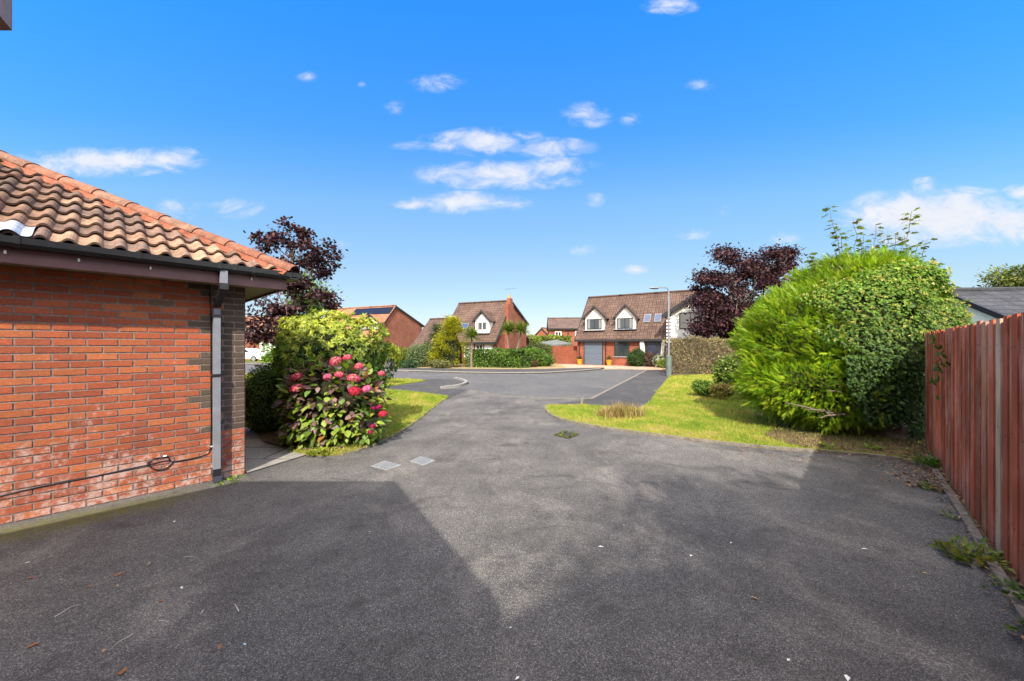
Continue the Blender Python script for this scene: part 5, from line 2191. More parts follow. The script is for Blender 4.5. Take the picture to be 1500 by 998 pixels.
def ivy_side(p):
    """how far (in metres) a point lies on the ivy's side of the wandering edge where ivy meets bare conifer"""
    z = p[:, 2]
    edge = 5.3 + np.clip(2.5 - z, 0, 3) * 0.72 + np.clip(z - 2.72, 0, 9) * 3.6 + 0.16 * np.sin(z * 6.1) + 0.12 * np.sin(z * 11 + p[:, 0] * 5)
    return p[:, 0] - 0.72 * (p[:, 1] - 6.5) - edge


def conifer():
    reseed('conifer')
    stump = G(1306, 648)
    root = empty('conifer', stump, 'huge rounded lime green conifer with feathery sprays on the right lawn', 'conifer')
    mb = MB()
    n = 18
    base = Vector((stump.x + 0.42, stump.y + 0.45, 0.02))
    prof = [(0.42, 0.0), (0.33, 0.08), (0.27, 0.18), (0.23, 0.34), (0.22, 0.8), (0.18, 1.6), (0.12, 2.4)]
    rings = []
    for r, z in prof:
        ring = []
        for i in range(n):
            a = 2 * math.pi * i / n
            k = 1 + (0.22 * math.sin(3 * a + 1) + 0.14 * math.sin(7 * a)) * max(0.25, 1 - z * 1.6)
            ring.append(base + Vector((math.cos(a) * r * k + z * 0.05, math.sin(a) * r * k + z * 0.3, z)))
        rings.append(ring)
    for r0, r1 in zip(rings[:-1], rings[1:]):
        for i in range(n):
            j = (i + 1) % n
            mb.face((r0[i], r0[j], r1[j], r1[i]))
    for (x0, y0), (x1, y1) in (((1290, 600), (1225, 560)), ((1280, 590), (1212, 572)), ((1275, 610), (1180, 600)), ((1285, 610), (1150, 590)), ((1290, 600), (1200, 612))):
        a, b = P(x0, y0, 6.9), P(x1, y1, 6.35)
        mb.tube(branch_path(a, b, -0.03, 5, 0.04), [0.035, 0.03, 0.025, 0.02, 0.014, 0.006], 6)
    mb.build('trunk', M['bark'], root, True)
    for i, (c, r) in enumerate(BALLS):
        Lumpy(c, r, 0.05, 4).core('dark_core', M['core'], root, 0.80, 0.22 if i < 3 else 0.34)
    PP, AA, NR, CC = [], [], [], []
    for i, (c, r) in enumerate(BALLS):
        lp = Lumpy(c, r, 0.07, 5)
        area = r[0] * r[2] + r[1] * r[2]
        p, nr, q = lp.surf(int(7000 * area), 0.82, 1.03)
        ok = ~inside_any(p, i, 0.72) & (p[:, 2] > 0.16) & (p[:, 1] < np.array(c)[1] + 1.1)
        ok &= (ivy_side(p) < 0.25) | (rng.uniform(0, 1, len(p)) < 0.04)
        p, nr = p[ok], nr[ok]
        m = len(p)
        # sprays sweep outwards, up and a little to the left
        ax = unit(nr * 0.95 + np.array([-0.32, -0.1, 0.3]) + rdir(m) * 0.85)
        # sprays gather in tufts that share a direction and stand proud of the gaps between them
        kc = max(12, int(60 * area))
        ci = rng.choice(m, kc, replace=False)
        cp = p[ci]
        dist = np.empty(m)
        idx = np.empty(m, int)
        for j in range(0, m, 4000):
            dd = np.linalg.norm(p[j:j + 4000, None] - cp[None], axis=2)
            idx[j:j + 4000] = dd.argmin(1)
            dist[j:j + 4000] = dd.min(1)
        ax = unit(ax * 0.75 + unit(nr[ci] * 0.8 + np.array([-0.45, -0.1, 0.35]) + rdir(kc) * 0.75)[idx] * 0.55)
        p = p + nr * (0.10 - 0.75 * dist + rng.normal(0, 0.02, m))[:, None]
        tuft = rng.uniform(0.72, 1.2, kc)[idx][:, None]
        low = (p[:, 2] < 0.9)[:, None]
        ax = np.where(low, unit(nr * 0.8 + np.array([-0.35, -0.1, 0.0]) + rdir(m) * 0.35), ax)
        nn = unit(nr * 0.8 + rdir(m) * 0.65 + np.array([0, 0, 0.35]))
        cl = Lumpy((0, 0, 0), (1, 1, 1), 1.0, 9).rad(unit(p - np.array(c)))[:, None]
        base = pal([(0.21, 0.37, 0.016), (0.33, 0.48, 0.022), (0.11, 0.23, 0.013), (0.44, 0.53, 0.035)], m, (4, 3, 2, 2), 0.18)
        PP.append(p - ax * 0.08)
        AA.append(ax)
        NR.append(nn)
        CC.append(base * tuft * np.clip(0.86 + 0.16 * (cl - 1), 0.6, 1.25))
    PP, AA, NR, CC = map(np.concatenate, (PP, AA, NR, CC))
    n = len(PP)
    leaf_mesh('foliage', PP, AA, NR, 0.125 * rng.uniform(0.45, 1.9, n), 0.15 * rng.uniform(0.7, 1.3, n), np.clip(CC, 0.004, 0.7), M['leaf'], root, 'frond')
    return root


conifer()


def ivy():
    reseed('ivy')
    g = G(1345, 640)
    root = empty('ivy', (g.x, g.y, 0.04), 'dark glossy ivy with pale flower buds smothering the right half of the conifer', 'ivy')
    PP, NR = [], []
    for i, (c, r) in enumerate(BALLS[:3]):
        lp = Lumpy(c, np.array(r) * 1.04, 0.05, 5)
        p, nr, q = lp.surf(34000, 0.93, 1.07)
        ok = ~inside_any(p, i, 0.95) & (p[:, 2] > 0.1) & (p[:, 1] < np.array(c)[1] + 0.5)
        p, nr = p[ok], nr[ok]
        ok = ivy_side(p) + rng.normal(0, 0.22, len(p)) > 0
        PP.append(p[ok])
        NR.append(nr[ok])
    # hanging skirt in front of the trunk down to the ground
    m = 9000
    u = rng.uniform(1240, 1364, m)
    Yv = 6.42 + rng.normal(0, 0.12, m)
    zz = rng.uniform(0.12, 1.5, m)
    keep = (u > 1330) | (zz > 0.42 + 0.07 * rng.normal(size=m)) & (u > 1268 - (zz - 0.4) * 45)
    sk = np.stack([(u - CX) / F * Yv, Yv, zz], 1)[keep]
    PP.append(sk)
    NR.append(np.tile([-0.1, -0.95, 0.25], (len(sk), 1)))
    PP, NR = np.concatenate(PP), np.concatenate(NR)
    n = len(PP)
    ax = unit(np.array([0, -0.2, -0.75]) + NR * 0.45 + rdir(n) * 0.55)
    nn = unit(NR + rdir(n) * 0.45 + np.array([0, 0, 0.35]))
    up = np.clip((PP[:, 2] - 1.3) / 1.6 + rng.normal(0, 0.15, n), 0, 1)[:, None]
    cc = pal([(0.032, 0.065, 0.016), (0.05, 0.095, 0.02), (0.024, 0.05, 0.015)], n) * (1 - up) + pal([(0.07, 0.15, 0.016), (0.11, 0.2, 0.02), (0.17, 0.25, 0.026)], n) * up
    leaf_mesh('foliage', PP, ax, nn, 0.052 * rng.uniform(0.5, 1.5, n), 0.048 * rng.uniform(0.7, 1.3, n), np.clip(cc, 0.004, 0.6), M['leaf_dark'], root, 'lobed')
    # flower buds: small pale stars on the upper part
    k = rng.choice(n, 1500, replace=False)
    k = k[(PP[k, 2] > 1.7) & (rng.uniform(0, 1, len(k)) < 0.95)]
    P2, A2, N2 = [], [], []
    for j in range(9):
        P2.append(PP[k] + NR[k] * 0.05)
        d = unit(rdir(len(k)) + NR[k] * 0.7)
        A2.append(d)
        N2.append(rdir(len(k)))
    P2, A2, N2 = map(np.concatenate, (P2, A2, N2))
    leaf_mesh('flower_bud', P2, A2, N2, 0.04, 0.02, pal([(0.5, 0.47, 0.15), (0.42, 0.42, 0.11)], len(P2)), M['leaf'], root, 'leaf')
    mb = MB()
    for px in (1312, 1335, 1352):
        a = P(px, 650, 6.8)
        b = P(px - 10, 500, 6.9)
        mb.tube(branch_path((a.x, a.y, 0.04), b, 0, 6, 0.03), 0.012, 5)
    mb.build('stem', M['bark'], root)


ivy()


def maple():
    reseed('maple')
    g = P(1290, 640, 8.4)
    root = empty('sycamore_sapling', (g.x, g.y, 0.04), 'thin sycamore sapling shoots poking out of the top of the conifer', 'sapling')
    mb = MB()
    PP, AA, NR, CC = [], [], [], []
    shoots = [(1215, 300, 1235, 400), (1250, 322, 1255, 400), (1283, 330, 1275, 400), (1300, 345, 1290, 410), (1336, 308, 1318, 400), (1312, 345, 1300, 400), (1232, 345, 1240, 400), (1345, 360, 1330, 410), (1370, 385, 1345, 420),
              (1185, 372, 1195, 400), (1395, 420, 1365, 440), (1405, 455, 1380, 460), (1265, 345, 1262, 400), (1360, 350, 1335, 400), (1415, 440, 1385, 445), (1325, 345, 1315, 400)]
    for x1, y1, x0, y0 in shoots:
        Y = 7.9 + rng.uniform(-0.2, 0.3)
        a, b = P(x0, y0, Y + 0.3), P(x1, y1, Y)
        path = branch_path(a, b, 0, 6, 0.02)
        mb.tube(path, [0.008, 0.0075, 0.007, 0.006, 0.005, 0.004, 0.003], 5)
        L = (b - a).length
        for i in range(int(8 + L * 24)):
            t = rng.uniform(0.1, 1.0)
            q = path[min(int(t * 6), 5)].lerp(path[min(int(t * 6) + 1, 6)], (t * 6) % 1)
            d = rdir(1)[0]
            d[2] = abs(d[2]) * 0.4 - 0.2
            d /= np.linalg.norm(d)
            q = np.array(q) + d * 0.05
            PP.append(q)
            AA.append(d + np.array([0, 0, -0.15]))
            NR.append(unit(rdir(1) * 0.45 + np.array([[0, 0, 1.0]]))[0])
    PP, AA, NR = map(np.array, (PP, AA, NR))
    n = len(PP)
    mb.build('stem', M['bark'], root)
    leaf_mesh('foliage', PP, AA, NR, 0.125 * rng.uniform(0.6, 1.25, n), 0.12 * rng.uniform(0.6, 1.25, n),
              pal([(0.12, 0.17, 0.025), (0.18, 0.22, 0.035), (0.2, 0.13, 0.035), (0.09, 0.13, 0.02)], n, (4, 3, 1.6, 3)), M['leaf'], root, 'lobed')


maple()


# --- hedges
def hedge(name, pts, width, h, label, cols, n, leaf, mat='leaf', core='core', wob=0.12, tpl='leaf', weights=None):
    """hedge along a ground path: leaf shell over a dark box"""
    reseed(label)
    pts = [Vector((p[0], p[1], 0)) for p in pts]
    c = sum(pts, Vector((0, 0, 0))) / len(pts)
    root = empty(name, c, label, 'hedge')
    mb = MB()
    PP, NR = [], []
    tot = sum((b - a).length for a, b in zip(pts[:-1], pts[1:]))
    for a, b in zip(pts[:-1], pts[1:]):
        L = (b - a).length
        t = (b - a).normalized()
        s = V2(t.y, -t.x)
        mb.box(a - t * 0.1 - s * (width / 2 - 0.14) + UP * 0.03, b - a + t * 0.2, s * (width - 0.28), UP * (h - 0.2))
        k = int(n * L / tot)
        x = rng.uniform(-0.35, L + 0.35, k)
        f = rng.uniform(0, 1, k)
        per = 2 * h + width
        pos = f * per
        w = np.where(pos < h, -width / 2, np.where(pos < h + width, pos - h - width / 2, width / 2))
        z = np.where(pos < h, pos, np.where(pos < h + width, h, per - pos))
        nr = np.where((pos < h)[:, None], -np.array(s), np.where((pos < h + width)[:, None], np.array(UP), np.array(s)))
        p = np.array(a) + x[:, None] * np.array(t) + w[:, None] * np.array(s) + z[:, None] * np.array(UP)
        lump = np.sin(x * 2.1 + z * 2.7) * 0.5 + np.sin(x * 5.3 - z * 3.1 + 1.0) * 0.5
        p = p + nr * (lump * wob + rng.normal(0, wob * 0.5, k))[:, None]
        # round the shoulders
        PP.append(p)
        NR.append(nr)
    mb.build('dark_core', M[core], root)  # dark box added inside the leaf shell to block light
    PP, NR = np.concatenate(PP), np.concatenate(NR)
    ok = PP[:, 2] > 0.03
    PP, NR = PP[ok], NR[ok]
    m = len(PP)
    ax = unit(NR * 0.5 + rdir(m) + np.array([0, 0, 0.25]))
    nn = unit(NR + rdir(m) * 0.7 + np.array([0, 0, 0.3]))
    cl = 1 + 0.25 * np.sin(PP[:, 0] * 2.3 + PP[:, 2] * 3.1)[:, None]
    leaf_mesh('foliage', PP, ax, nn, leaf[0] * rng.uniform(0.6, 1.4, m), leaf[1] * rng.uniform(0.6, 1.4, m), np.clip(pal(cols, m, weights) * cl, 0.004, 0.8), M[mat], root, tpl)
    return root


h0 = P(986, 549, 21.8)
h1 = P(1110, 549, 20.8)
hedge('hedge', [(h0.x + 0.1, h0.y + 0.7), (h1.x, h1.y + 0.7), (h1.x + 6, h1.y + 0.4)], 1.3, 2.02, 'straggly brown half dead hedge beyond the lawn under the purple tree',
      [(0.28, 0.2, 0.11), (0.18, 0.135, 0.07), (0.36, 0.28, 0.15), (0.17, 0.2, 0.05), (0.45, 0.37, 0.25)], 15000, (0.13, 0.028), 'leaf', 'dead_core', 0.12, 'leaf', (4, 3, 2.4, 4, 1.4))
hedge('hedge', [(P(693, 538, 29).x, 28.8), (P(760, 538, 28).x, 27.8), (P(785, 536, 29.5).x, 30)], 1.2, 1.3, 'clipped bright green hedge in front of the white dormer house',
      [(0.07, 0.14, 0.018), (0.11, 0.2, 0.022), (0.05, 0.09, 0.014)], 7500, (0.15, 0.085), 'leaf', 'core', 0.08)
hedge('hedge', [(P(773, 500, 46).x, 46), (P(832, 500, 46).x, 46)], 1.4, 2.75, 'pale green clipped hedge topping the canopy in front of the far brick house',
      [(0.15, 0.21, 0.025), (0.21, 0.26, 0.03), (0.1, 0.15, 0.02)], 4500, (0.2, 0.12), 'leaf', 'core', 0.12)

# --- shrubs and small trees in the far gardens
def far_shrub(name, px, py_top, py_base, half, Y, label, cols, n=2200, leaf=(0.14, 0.08), mat='leaf', cat='shrub', weights=None, cone=0.0, tpl='leaf', core='core'):
    zt = max(P(px, py_top, Y).z, 0.3)
    r = half / F * Y
    x = (px - CX) / F * Y
    lp = Lumpy((x, Y, zt * 0.5), (r, r * 0.9, zt * 0.5), 0.13, 5)
    return shrub(name, lp, label, cat, cols, n, leaf, weights, tpl, mat, None, core, 0.8, 0.75, 1.05)


def cone_tree(name, px, py_top, half, Y, label, cols, n=5200):
    reseed(label)
    zt = P(px, py_top, Y).z
    r = half / F * Y
    x = (px - CX) / F * Y
    root = empty(name, (x, Y, 0.05), label, 'conifer')
    mb = MB()
    mb.tube([(x, Y, 0), (x, Y, zt * 0.9)], [0.1, 0.02], 6)
    mb.build('trunk', M['bark'], root)
    mb = MB()
    mb.lathe((x, Y, 0), [(0.0, 0.15), (r * 0.6, 0.3), (r * 0.55, zt * 0.4), (r * 0.2, zt * 0.75), (0.0, zt * 0.9)], 14)
    mb.build('dark_core', M['core'], root, True)  # solid dark cone added inside the leaves to block light
    k = 95
    tz = rng.uniform(0.06, 1.0, k) ** 0.85
    a = rng.uniform(0, 6.28, k)
    rr = r * np.clip(np.minimum(1.0, 1.35 * (1.08 - tz)), 0.1, 1) * rng.uniform(0.72, 1.08, k)
    PP, AA, NR, CC = [], [], [], []
    for i in range(k):
        m = n // k
        g = rng.normal(size=(m, 3)) * np.array([0.2, 0.2, 0.13])
        c = np.array([x + math.cos(a[i]) * rr[i], Y + math.sin(a[i]) * rr[i], zt * tz[i]])
        PP.append(c + g)
        o = np.array([math.cos(a[i]), math.sin(a[i]), 0.5])
        AA.append(unit(o + rdir(m) * 0.6))
        NR.append(unit(np.array([0, 0, 1]) + rdir(m) * 0.6 + o * 0.4))
        CC.append(pal(cols, m) * rng.uniform(0.65, 1.3))
    PP, AA, NR, CC = map(np.concatenate, (PP, AA, NR, CC))
    leaf_mesh('foliage', PP, AA, NR, 0.17 * rng.uniform(0.6, 1.3, len(PP)), 0.06, np.clip(CC, 0.005, 0.7), M['leaf'], root)


cone_tree('golden_conifer', 661, 466, 27, 29.0, 'bushy golden yellow conifer in front of the low tiled wing', [(0.42, 0.38, 0.025), (0.33, 0.33, 0.025), (0.2, 0.23, 0.02)], 8500)
cone_tree('dark_conifer', 640, 476, 17, 30.5, 'slim dark green conifer left of the golden yellow conifer', [(0.035, 0.075, 0.03), (0.055, 0.1, 0.035)], 3800)
far_shrub('shrub', 618, 503, 538, 22, 29.0, 'grey green feathery shrub under the sloping wing roof', [(0.13, 0.18, 0.07), (0.17, 0.22, 0.09), (0.09, 0.14, 0.05)], 2600, (0.16, 0.05))
far_shrub('shrub', 572, 503, 538, 13, 27.5, 'round golden shrub beside the dark boulder', [(0.34, 0.36, 0.02), (0.24, 0.3, 0.02)], 2200, (0.11, 0.06))
far_shrub('shrub', 590, 509, 538, 12, 30.0, 'loose olive green shrub right of the round golden shrub', [(0.2, 0.22, 0.03), (0.13, 0.17, 0.025)], 1800, (0.13, 0.06))
far_shrub('shrub', 600, 528, 541, 12, 27.0, 'low dark green shrub at the kerb right of the boulder', [(0.03, 0.08, 0.03), (0.05, 0.11, 0.035)], 1000, (0.12, 0.06))
far_shrub('shrub', 645, 528, 541, 16, 27.2, 'low straw coloured shrub beneath the golden yellow conifer', [(0.22, 0.2, 0.07), (0.12, 0.14, 0.04)], 1200, (0.13, 0.05))
far_shrub('shrub', 786, 504, 536, 25, 32.0, 'tall dull green shrub beside the timber gate', [(0.06, 0.09, 0.025), (0.09, 0.12, 0.03), (0.12, 0.1, 0.04)], 3000, (0.15, 0.08))
far_shrub('shrub', 796, 518, 537, 15, 29.5, 'bright green low shrub at the left end of the timber gate', [(0.1, 0.19, 0.02), (0.07, 0.13, 0.018)], 1600, (0.14, 0.07))
far_shrub('shrub', 777, 526, 538, 11, 28.5, 'small reddish brown shrub at the end of the clipped hedge', [(0.15, 0.07, 0.035), (0.1, 0.08, 0.03)], 900, (0.12, 0.05))
far_shrub('round_bush', 933, 512, 537, 13, 30.0, 'clipped dark green dome bush below the chalet house window', [(0.03, 0.065, 0.015), (0.045, 0.085, 0.018)], 3000, (0.1, 0.055), 'leaf_dark')
far_shrub('shrub', 952, 516, 537, 9, 29.5, 'reddish purple bush between the dome bush and the white flowers', [(0.13, 0.07, 0.06), (0.09, 0.06, 0.04)], 1100, (0.12, 0.06))
far_shrub('shrub', 966, 520, 538, 9, 29.0, 'white flowering bush in front of the porch', [(0.55, 0.55, 0.48), (0.12, 0.17, 0.04), (0.4, 0.42, 0.3)], 1200, (0.1, 0.05))
far_shrub('shrub', 972, 527, 539, 9, 28.0, 'low lime green bush in front of the porch beside the lamp', [(0.2, 0.27, 0.025), (0.13, 0.2, 0.02)], 1000, (0.1, 0.05))
far_shrub('shrub', 390, 522, 531, 5, 38.0, 'small green bush in front of the pale green door', [(0.1, 0.2, 0.02), (0.2, 0.28, 0.03)], 500, (0.2, 0.1))
far_shrub('shrub', 1066, 520, 585, 17, 12.0, 'loose light green bush between brown hedge and lime conifer', [(0.14, 0.21, 0.03), (0.09, 0.15, 0.02), (0.22, 0.27, 0.05)], 1700, (0.10, 0.055))
# little shrubs on the right lawn
lp = Lumpy(P(1031, 568, 11.9), (0.34, 0.3, 0.22), 0.12, 5)
shrub('shrub', lp, 'small round green shrub alone on the right lawn', 'shrub', [(0.07, 0.14, 0.016), (0.14, 0.22, 0.02)], 1800, (0.06, 0.035), lo=0.75)
lp = Lumpy(P(1060, 571, 11.3), (0.36, 0.3, 0.16), 0.15, 5)
shrub('shrub', lp, 'low yellowing and browned plant right of the small round lawn shrub', 'shrub', [(0.42, 0.38, 0.06), (0.2, 0.11, 0.06), (0.34, 0.33, 0.06)], 1500, (0.08, 0.03), lo=0.7, core='dead_core')


def palm(px_list, py_base, py_top, Y, label, spread=0.75):
    reseed(label)
    x0 = (px_list[0] - CX) / F * Y
    root = empty('cabbage_palm', (x0, Y, 0.03), label, 'palm', 'cabbage palms in front of the white dormer house')
    PP, AA, NR, CC = [], [], [], []
    mb = MB()
    for px in px_list:
        x = (px - CX) / F * Y
        zt = P(px, py_top, Y).z
        top = Vector((x, Y, zt - 0.25))
        mb.tube(branch_path((x0 + (x - x0) * 0.35, Y, 0), top, 0, 4, 0.02), [0.11, 0.09, 0.08, 0.075, 0.07], 8)
        n = 300
        d = rdir(n)
        d[:, 2] = np.where(d[:, 2] < -0.35, -d[:, 2], d[:, 2])
        PP.append(np.tile(np.array(top), (n, 1)) + d * 0.08)
        AA.append(d)
        NR.append(unit(np.array([0, 0, 1]) + rdir(n) * 0.3))
        CC.append(pal([(0.13, 0.2, 0.03), (0.2, 0.26, 0.05), (0.08, 0.13, 0.025)], n))
    mb.build('trunk', M['bark'], root)
    PP, AA, NR, CC = map(np.concatenate, (PP, AA, NR, CC))
    leaf_mesh('crown', PP, AA, NR, spread * rng.uniform(0.7, 1.15, len(PP)), 0.085, CC, M['leaf'], root, 'blade')


palm([691], 536, 489, 28.0, 'single stemmed spiky palm left of the clipped green hedge', 0.85)
palm([745, 764], 525, 481, 30.5, 'twin stemmed spiky palm rising behind the clipped green hedge', 0.95)


# --- ornamental grass clump on the right lawn, weeds, tufts
def grass_clump():
    reseed('grass_clump')
    n = 1100
    px = np.concatenate([rng.normal(900, 12, n // 2), rng.uniform(885, 944, n - n // 2)])
    py = 611 + rng.normal(0, 2.5, n)
    Y = F * EYE / (py - HZ)
    p = np.stack([(px - CX) / F * Y, Y, np.full(n, 0.035)], 1)
    a = rng.uniform(0, 6.28, n)
    lean = rng.uniform(0.1, 1.2, n)
    ax = np.stack([np.cos(a) * lean, np.sin(a) * lean * 0.7, np.ones(n)], 1)
    nr = np.stack([-np.cos(a), -np.sin(a), np.full(n, 0.4)], 1)
    tall = np.exp(-((px - 915) / 14) ** 2)
    o = leaf_mesh('ornamental_grass', p, ax, nr, rng.uniform(0.1, 0.3, n) * (1 + tall * 0.45), 0.012, pal([(0.3, 0.2, 0.08), (0.22, 0.13, 0.05), (0.26, 0.28, 0.04), (0.36, 0.27, 0.12)], n, (4, 3, 2, 2)), M['leaf'], None, 'blade')
    tag(o, 'wild clump of tawny ornamental grass at the front of the right lawn', 'grass clump')


grass_clump()
WG = 'weeds along the drive edges'
weed('weed', G(853, 594, 0.03), 'tall thin wild flower stems at the back tip of the right lawn', 10, 0.34, 0.012, ((0.3, 0.28, 0.12), (0.2, 0.2, 0.06)), 0.2, 1.6, group=WG)
weed('weed', G(332, 706), 'flat lime green weed at the foot of the downpipe', 26, 0.12, 0.03, ((0.25, 0.33, 0.03), (0.15, 0.24, 0.025)), 0.12, 0.2, group=WG, tpl='leaf')
weed('weed', G(346, 700), 'smaller lime green weed just right of the one at the downpipe', 18, 0.09, 0.025, ((0.25, 0.33, 0.03), (0.15, 0.24, 0.025)), 0.08, 0.2, group=WG, tpl='leaf')
weed('weed', FP(6.45, 0.17, 0), 'little bright green weed at the far end of the timber edging', 22, 0.14, 0.05, ((0.12, 0.22, 0.03), (0.18, 0.28, 0.04)), 0.08, 0.35, group=WG, tpl='leaf')
weed('weed', FP(5.5, 0.15, 0), 'sparse small weed beside the timber edging, second from its far end', 12, 0.09, 0.03, ((0.12, 0.2, 0.03), (0.2, 0.24, 0.05)), 0.06, 0.35, group=WG, tpl='leaf')
weed('weed', FP(4.55, 0.16, 0), 'big yellow green ferny weed growing over the timber edging', 70, 0.2, 0.045, ((0.2, 0.24, 0.04), (0.13, 0.2, 0.03), (0.28, 0.26, 0.06)), 0.17, 0.7, group=WG, tpl='leaf')
weed('weed', FP(4.0, 0.06, 0.04), 'dark green weed between edging and fence just before the ferny weed', 24, 0.12, 0.045, ((0.06, 0.12, 0.02), (0.1, 0.18, 0.03)), 0.1, 0.45, group=WG, tpl='leaf')
weed('weed', FP(3.55, 0.04, 0.03), 'ivy leaved weed in the gap at the fence foot near the viewer', 30, 0.1, 0.06, ((0.04, 0.09, 0.02), (0.07, 0.13, 0.025)), 0.12, 0.4, group=WG, tpl='leaf')
weed('weed', FP(7.5, 0.12, 0.05), 'leafy green weed climbing the far end of the fence foot', 46, 0.17, 0.05, ((0.07, 0.15, 0.025), (0.11, 0.2, 0.03)), 0.12, 1.0, group=WG, tpl='leaf')
weed('weed', G(1215, 660, 0.05), 'yellow green weed on the bare soil edge under the conifer', 26, 0.14, 0.04, ((0.22, 0.25, 0.04), (0.12, 0.18, 0.03)), 0.08, 0.4, group=WG, tpl='leaf')
weed('weed', G(1280, 662, 0.05), 'small green weed just left of the pale trunk base', 26, 0.12, 0.05, ((0.1, 0.17, 0.025), (0.16, 0.22, 0.03)), 0.07, 0.4, group=WG, tpl='leaf')
weed('weed', G(520, 657, 0.04), 'straggly green weed under the right side of the hydrangea', 60, 0.16, 0.03, ((0.16, 0.22, 0.03), (0.09, 0.14, 0.02)), 0.13, 0.6, group=WG, tpl='leaf')
weed('weed', G(470, 666, 0.04), 'yellow green ground weed at the lawn tip below the hydrangea', 110, 0.11, 0.05, ((0.2, 0.27, 0.03), (0.27, 0.3, 0.04)), 0.17, 0.25, group=WG, tpl='leaf')
# ivy sprigs on the fence
for i, (px, py, n, lab) in enumerate(((1392, 522, 22, 'ivy sprig spreading across the fence boards at mid height'), (1381, 497, 16, 'ivy sprig hanging over the fence top at its far end'),
                                      (1383, 556, 16, 'small ivy sprig lowest of those hanging on the fence'))):
    c = RP(px - 6, py, FP(0, 0.035, 0), NN)
    p = np.array(c) + rng.normal(size=(n, 3)) * np.array([0.09, 0.09, 0.08]) * (1 if i else 1.3)
    d = (p - np.array(FP(0, 0.05, 0))) @ np.array(NN)
    p = p - np.outer(d, np.array(NN)) - np.array(NN) * rng.uniform(0, 0.05, (n, 1))
    nr = -np.array(NN) + rdir(n) * 0.5
    o = leaf_mesh('ivy_sprig', p, np.array([0, 0, -1.0]) + rdir(n) * 0.7, nr, 0.075, 0.07, pal([(0.05, 0.1, 0.02), (0.1, 0.16, 0.03)], n), M['leaf'], None, 'lobed')
    tag(o, lab, 'ivy', 'ivy sprigs on the fence')


# --- covers in the drive
def cover(corners, label):
    c = [G(*q) for q in corners]
    ctr = sum(c, Vector((0, 0, 0))) / 4
    root = empty('manhole_cover', ctr, label, 'manhole cover', 'manhole covers in the drive')
    mb = MB()
    mb.poly([(p.x, p.y) for p in c], 0.006, drop=0.01)
    mb.build('frame', M['cover_steel'], root)
    mb = MB()
    q = [ctr + (p - ctr) * 0.86 for p in c]
    u, v = q[1] - q[0], q[3] - q[0]
    n = 12
    for i in range(n):
        for j in range(n):
            o = q[0] + u * ((i + 0.15) / n) + v * ((j + 0.15) / n)
            mb.box(o + UP * 0.0065, u * 0.7 / n, v * 0.7 / n, UP * 0.005)
    mb.build('plate', M['cover_steel'], root)


cover([(543, 683.5), (563, 675.5), (588, 682), (566, 689.5)], 'grey square steel cover in the drive, nearer the garage')
cover([(600, 676.5), (616, 669), (637, 675), (620, 682.5)], 'grey square steel cover in the drive, nearer the lawn tip')
gl = [G(*q) for q in ((813, 638.5), (826, 633), (847, 637.5), (833, 643))]
gc = sum(gl, Vector((0, 0, 0))) / 4
gr = empty('drain', gc, 'mossy dark drain grating in the drive beside the right lawn', 'drain')
mb = MB()
for i in range(7):
    a0, a1 = gl[0].lerp(gl[1], (i + .2) / 7), gl[0].lerp(gl[1], (i + .75) / 7)
    b0, b1 = gl[3].lerp(gl[2], (i + .2) / 7), gl[3].lerp(gl[2], (i + .75) / 7)
    mb.face([p + UP * 0.012 for p in (a0, b0, b1, a1)])
mb.build('grating', M['stone'], gr)
mb = MB()
mb.poly([(p.x, p.y) for p in gl], 0.006)
mb.build('pit_shade', M['rubber'], gr)  # flat black sheet, colour stands in for the shade below the bars
n = 420
uv = rng.uniform(0, 1, (n, 2))
ed = np.abs(uv - 0.5).max(1) > 0.3 + rng.normal(0, 0.1, n)
uv = uv[ed]
p = np.array([list(gl[0].lerp(gl[1], a).lerp(gl[3].lerp(gl[2], a), b) + UP * 0.01) for a, b in uv * 1.15 - 0.07])
leaf_mesh('moss', p, rdir(len(p)) + np.array([0, 0, 0.8]), rdir(len(p)), 0.035, 0.018, pal([(0.09, 0.13, 0.02), (0.16, 0.17, 0.03), (0.05, 0.08, 0.015)], len(p)), M['leaf'], gr)


# --- litter
reseed('litter')
def scatter_leaf(px, py, c, L, label, cat='fallen leaf', group='fallen leaves on the drive', name='fallen_leaf', tpl='leaf', W=None):
    g = G(px, py, 0.006)
    a = rng.uniform(0, 6.28)
    o = leaf_mesh(name, np.array([list(g)]), np.array([[math.cos(a), math.sin(a), 0.06]]), np.array([[0.15, 0.1, 1.0]]), L, W or L * 0.5, np.array([c]), M['litter'], None, tpl)
    tag(o, label, cat, group)


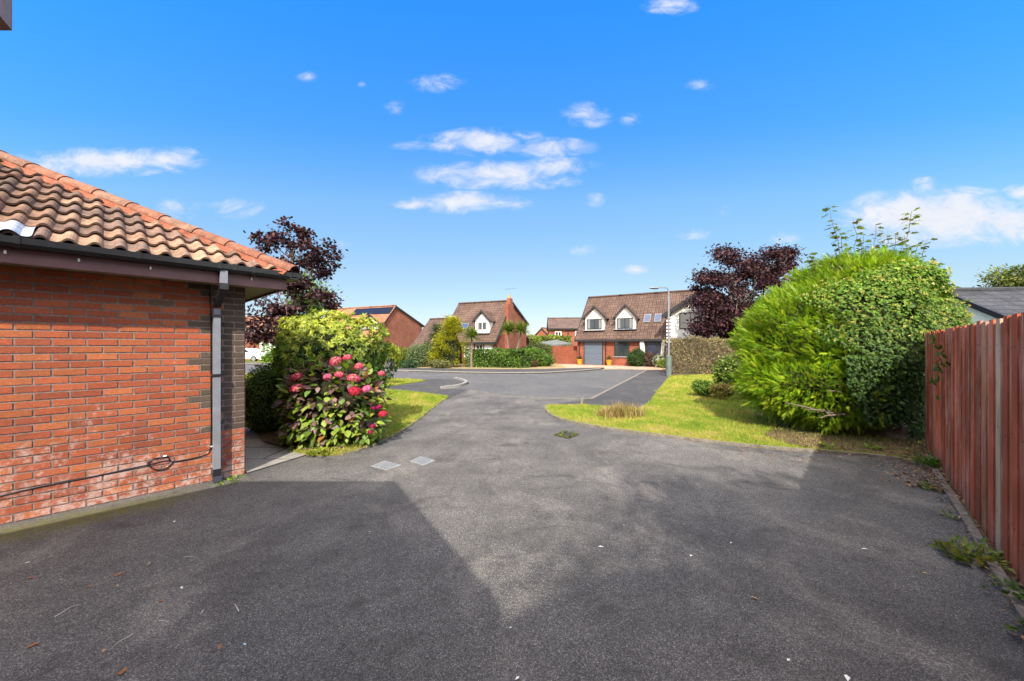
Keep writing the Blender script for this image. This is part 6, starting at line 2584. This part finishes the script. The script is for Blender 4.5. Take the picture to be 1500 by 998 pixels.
br, tn, wh, yl = (0.32, 0.13, 0.05), (0.42, 0.24, 0.12), (0.75, 0.74, 0.7), (0.45, 0.34, 0.08)
for px, py, c, L in ((40, 848, br, .045), (168, 845, br, .05), (128, 861, br, .035), (172, 860, tn, .03), (232, 882, br, .035), (56, 943, br, .05), (151, 957, tn, .035), (174, 990, br, .05), (324, 946, br, .04), (219, 825, tn, .035),
                     (331, 790, br, .03), (1004, 769, tn, .03), (1100, 875, tn, .05), (1351, 840, yl, .04)):
    scatter_leaf(px, py, c, L, 'small curled brown or tan leaf lying on the dark shaded drive', tpl='lobed')
for px, py, c, L in ((266, 864, wh, .035), (257, 764, wh, .03), (45, 824, wh, .03), (1011, 816, wh, .03), (876, 802, wh, .05), (750, 920, wh, .02), (912, 770, wh, .022), (1240, 990, wh, .05), (1272, 806, wh, .05), (1153, 970, wh, .03), (761, 993, wh, .03), (1070, 797, wh, .028), (540, 780, wh, .02)):
    scatter_leaf(px, py, c, L, 'tiny pale scrap or petal lying on the dark drive', 'scrap', 'pale scraps on the drive', 'paper_scrap')
scatter_leaf(360, 947, (0.4, 0.62, 0.75), .028, 'tiny pale blue scrap lying on the shaded drive', 'scrap', 'pale scraps on the drive', 'paper_scrap')
for px, py, L in ((350, 897, .13), (270, 817, .1), (298, 895, .05), (80, 905, .14), (232, 910, .1), (195, 930, .12)):
    scatter_leaf(px, py, (0.6, 0.55, 0.45), L, 'thin straw coloured twig lying on the shaded drive', 'twig', 'straw twigs on the drive', 'twig', 'blade', 0.005)
# needle and leaf litter swept against the soil bed and the fence foot
n = 2600
s = np.concatenate([rng.uniform(6.3, f_end - 0.2, 1500), rng.uniform(-0.5, 6.4, 500), np.zeros(600)])
o_ = np.concatenate([np.abs(rng.normal(0, 0.26, 1500)), rng.uniform(-0.03, 0.15, 500), np.zeros(600)])
p = np.array(D) * s[:, None] + np.array(NN) * (FO - 0.03 - o_)[:, None]
pp = np.stack([(1370 - 290 * rng.uniform(0, 1, 600) ** 1.5 - CX) / F, np.ones(600), np.zeros(600)], 1) * (F * EYE / (rng.uniform(640, 680, 600) - HZ))[:, None]
p[2000:] = pp
p[:, 2] = 0.012 + np.abs(rng.normal(0, 0.012, n)) + np.where(o_ < 0.3, 0.02, 0)
p[2000:, 2] = 0.05
o = leaf_mesh('leaf_litter', p, rdir(n) * np.array([1, 1, 0.25]), rdir(n) * 0.5 + np.array([0, 0, 1.0]), rng.uniform(0.02, 0.06, n), rng.uniform(0.006, 0.025, n),
              pal([(0.22, 0.12, 0.055), (0.12, 0.065, 0.035), (0.32, 0.2, 0.1), (0.07, 0.045, 0.03)], n), M['litter'], None, 'leaf')
tag(o, 'brown dead leaves and needles drifted against the fence foot', 'leaf litter', None, 'stuff')
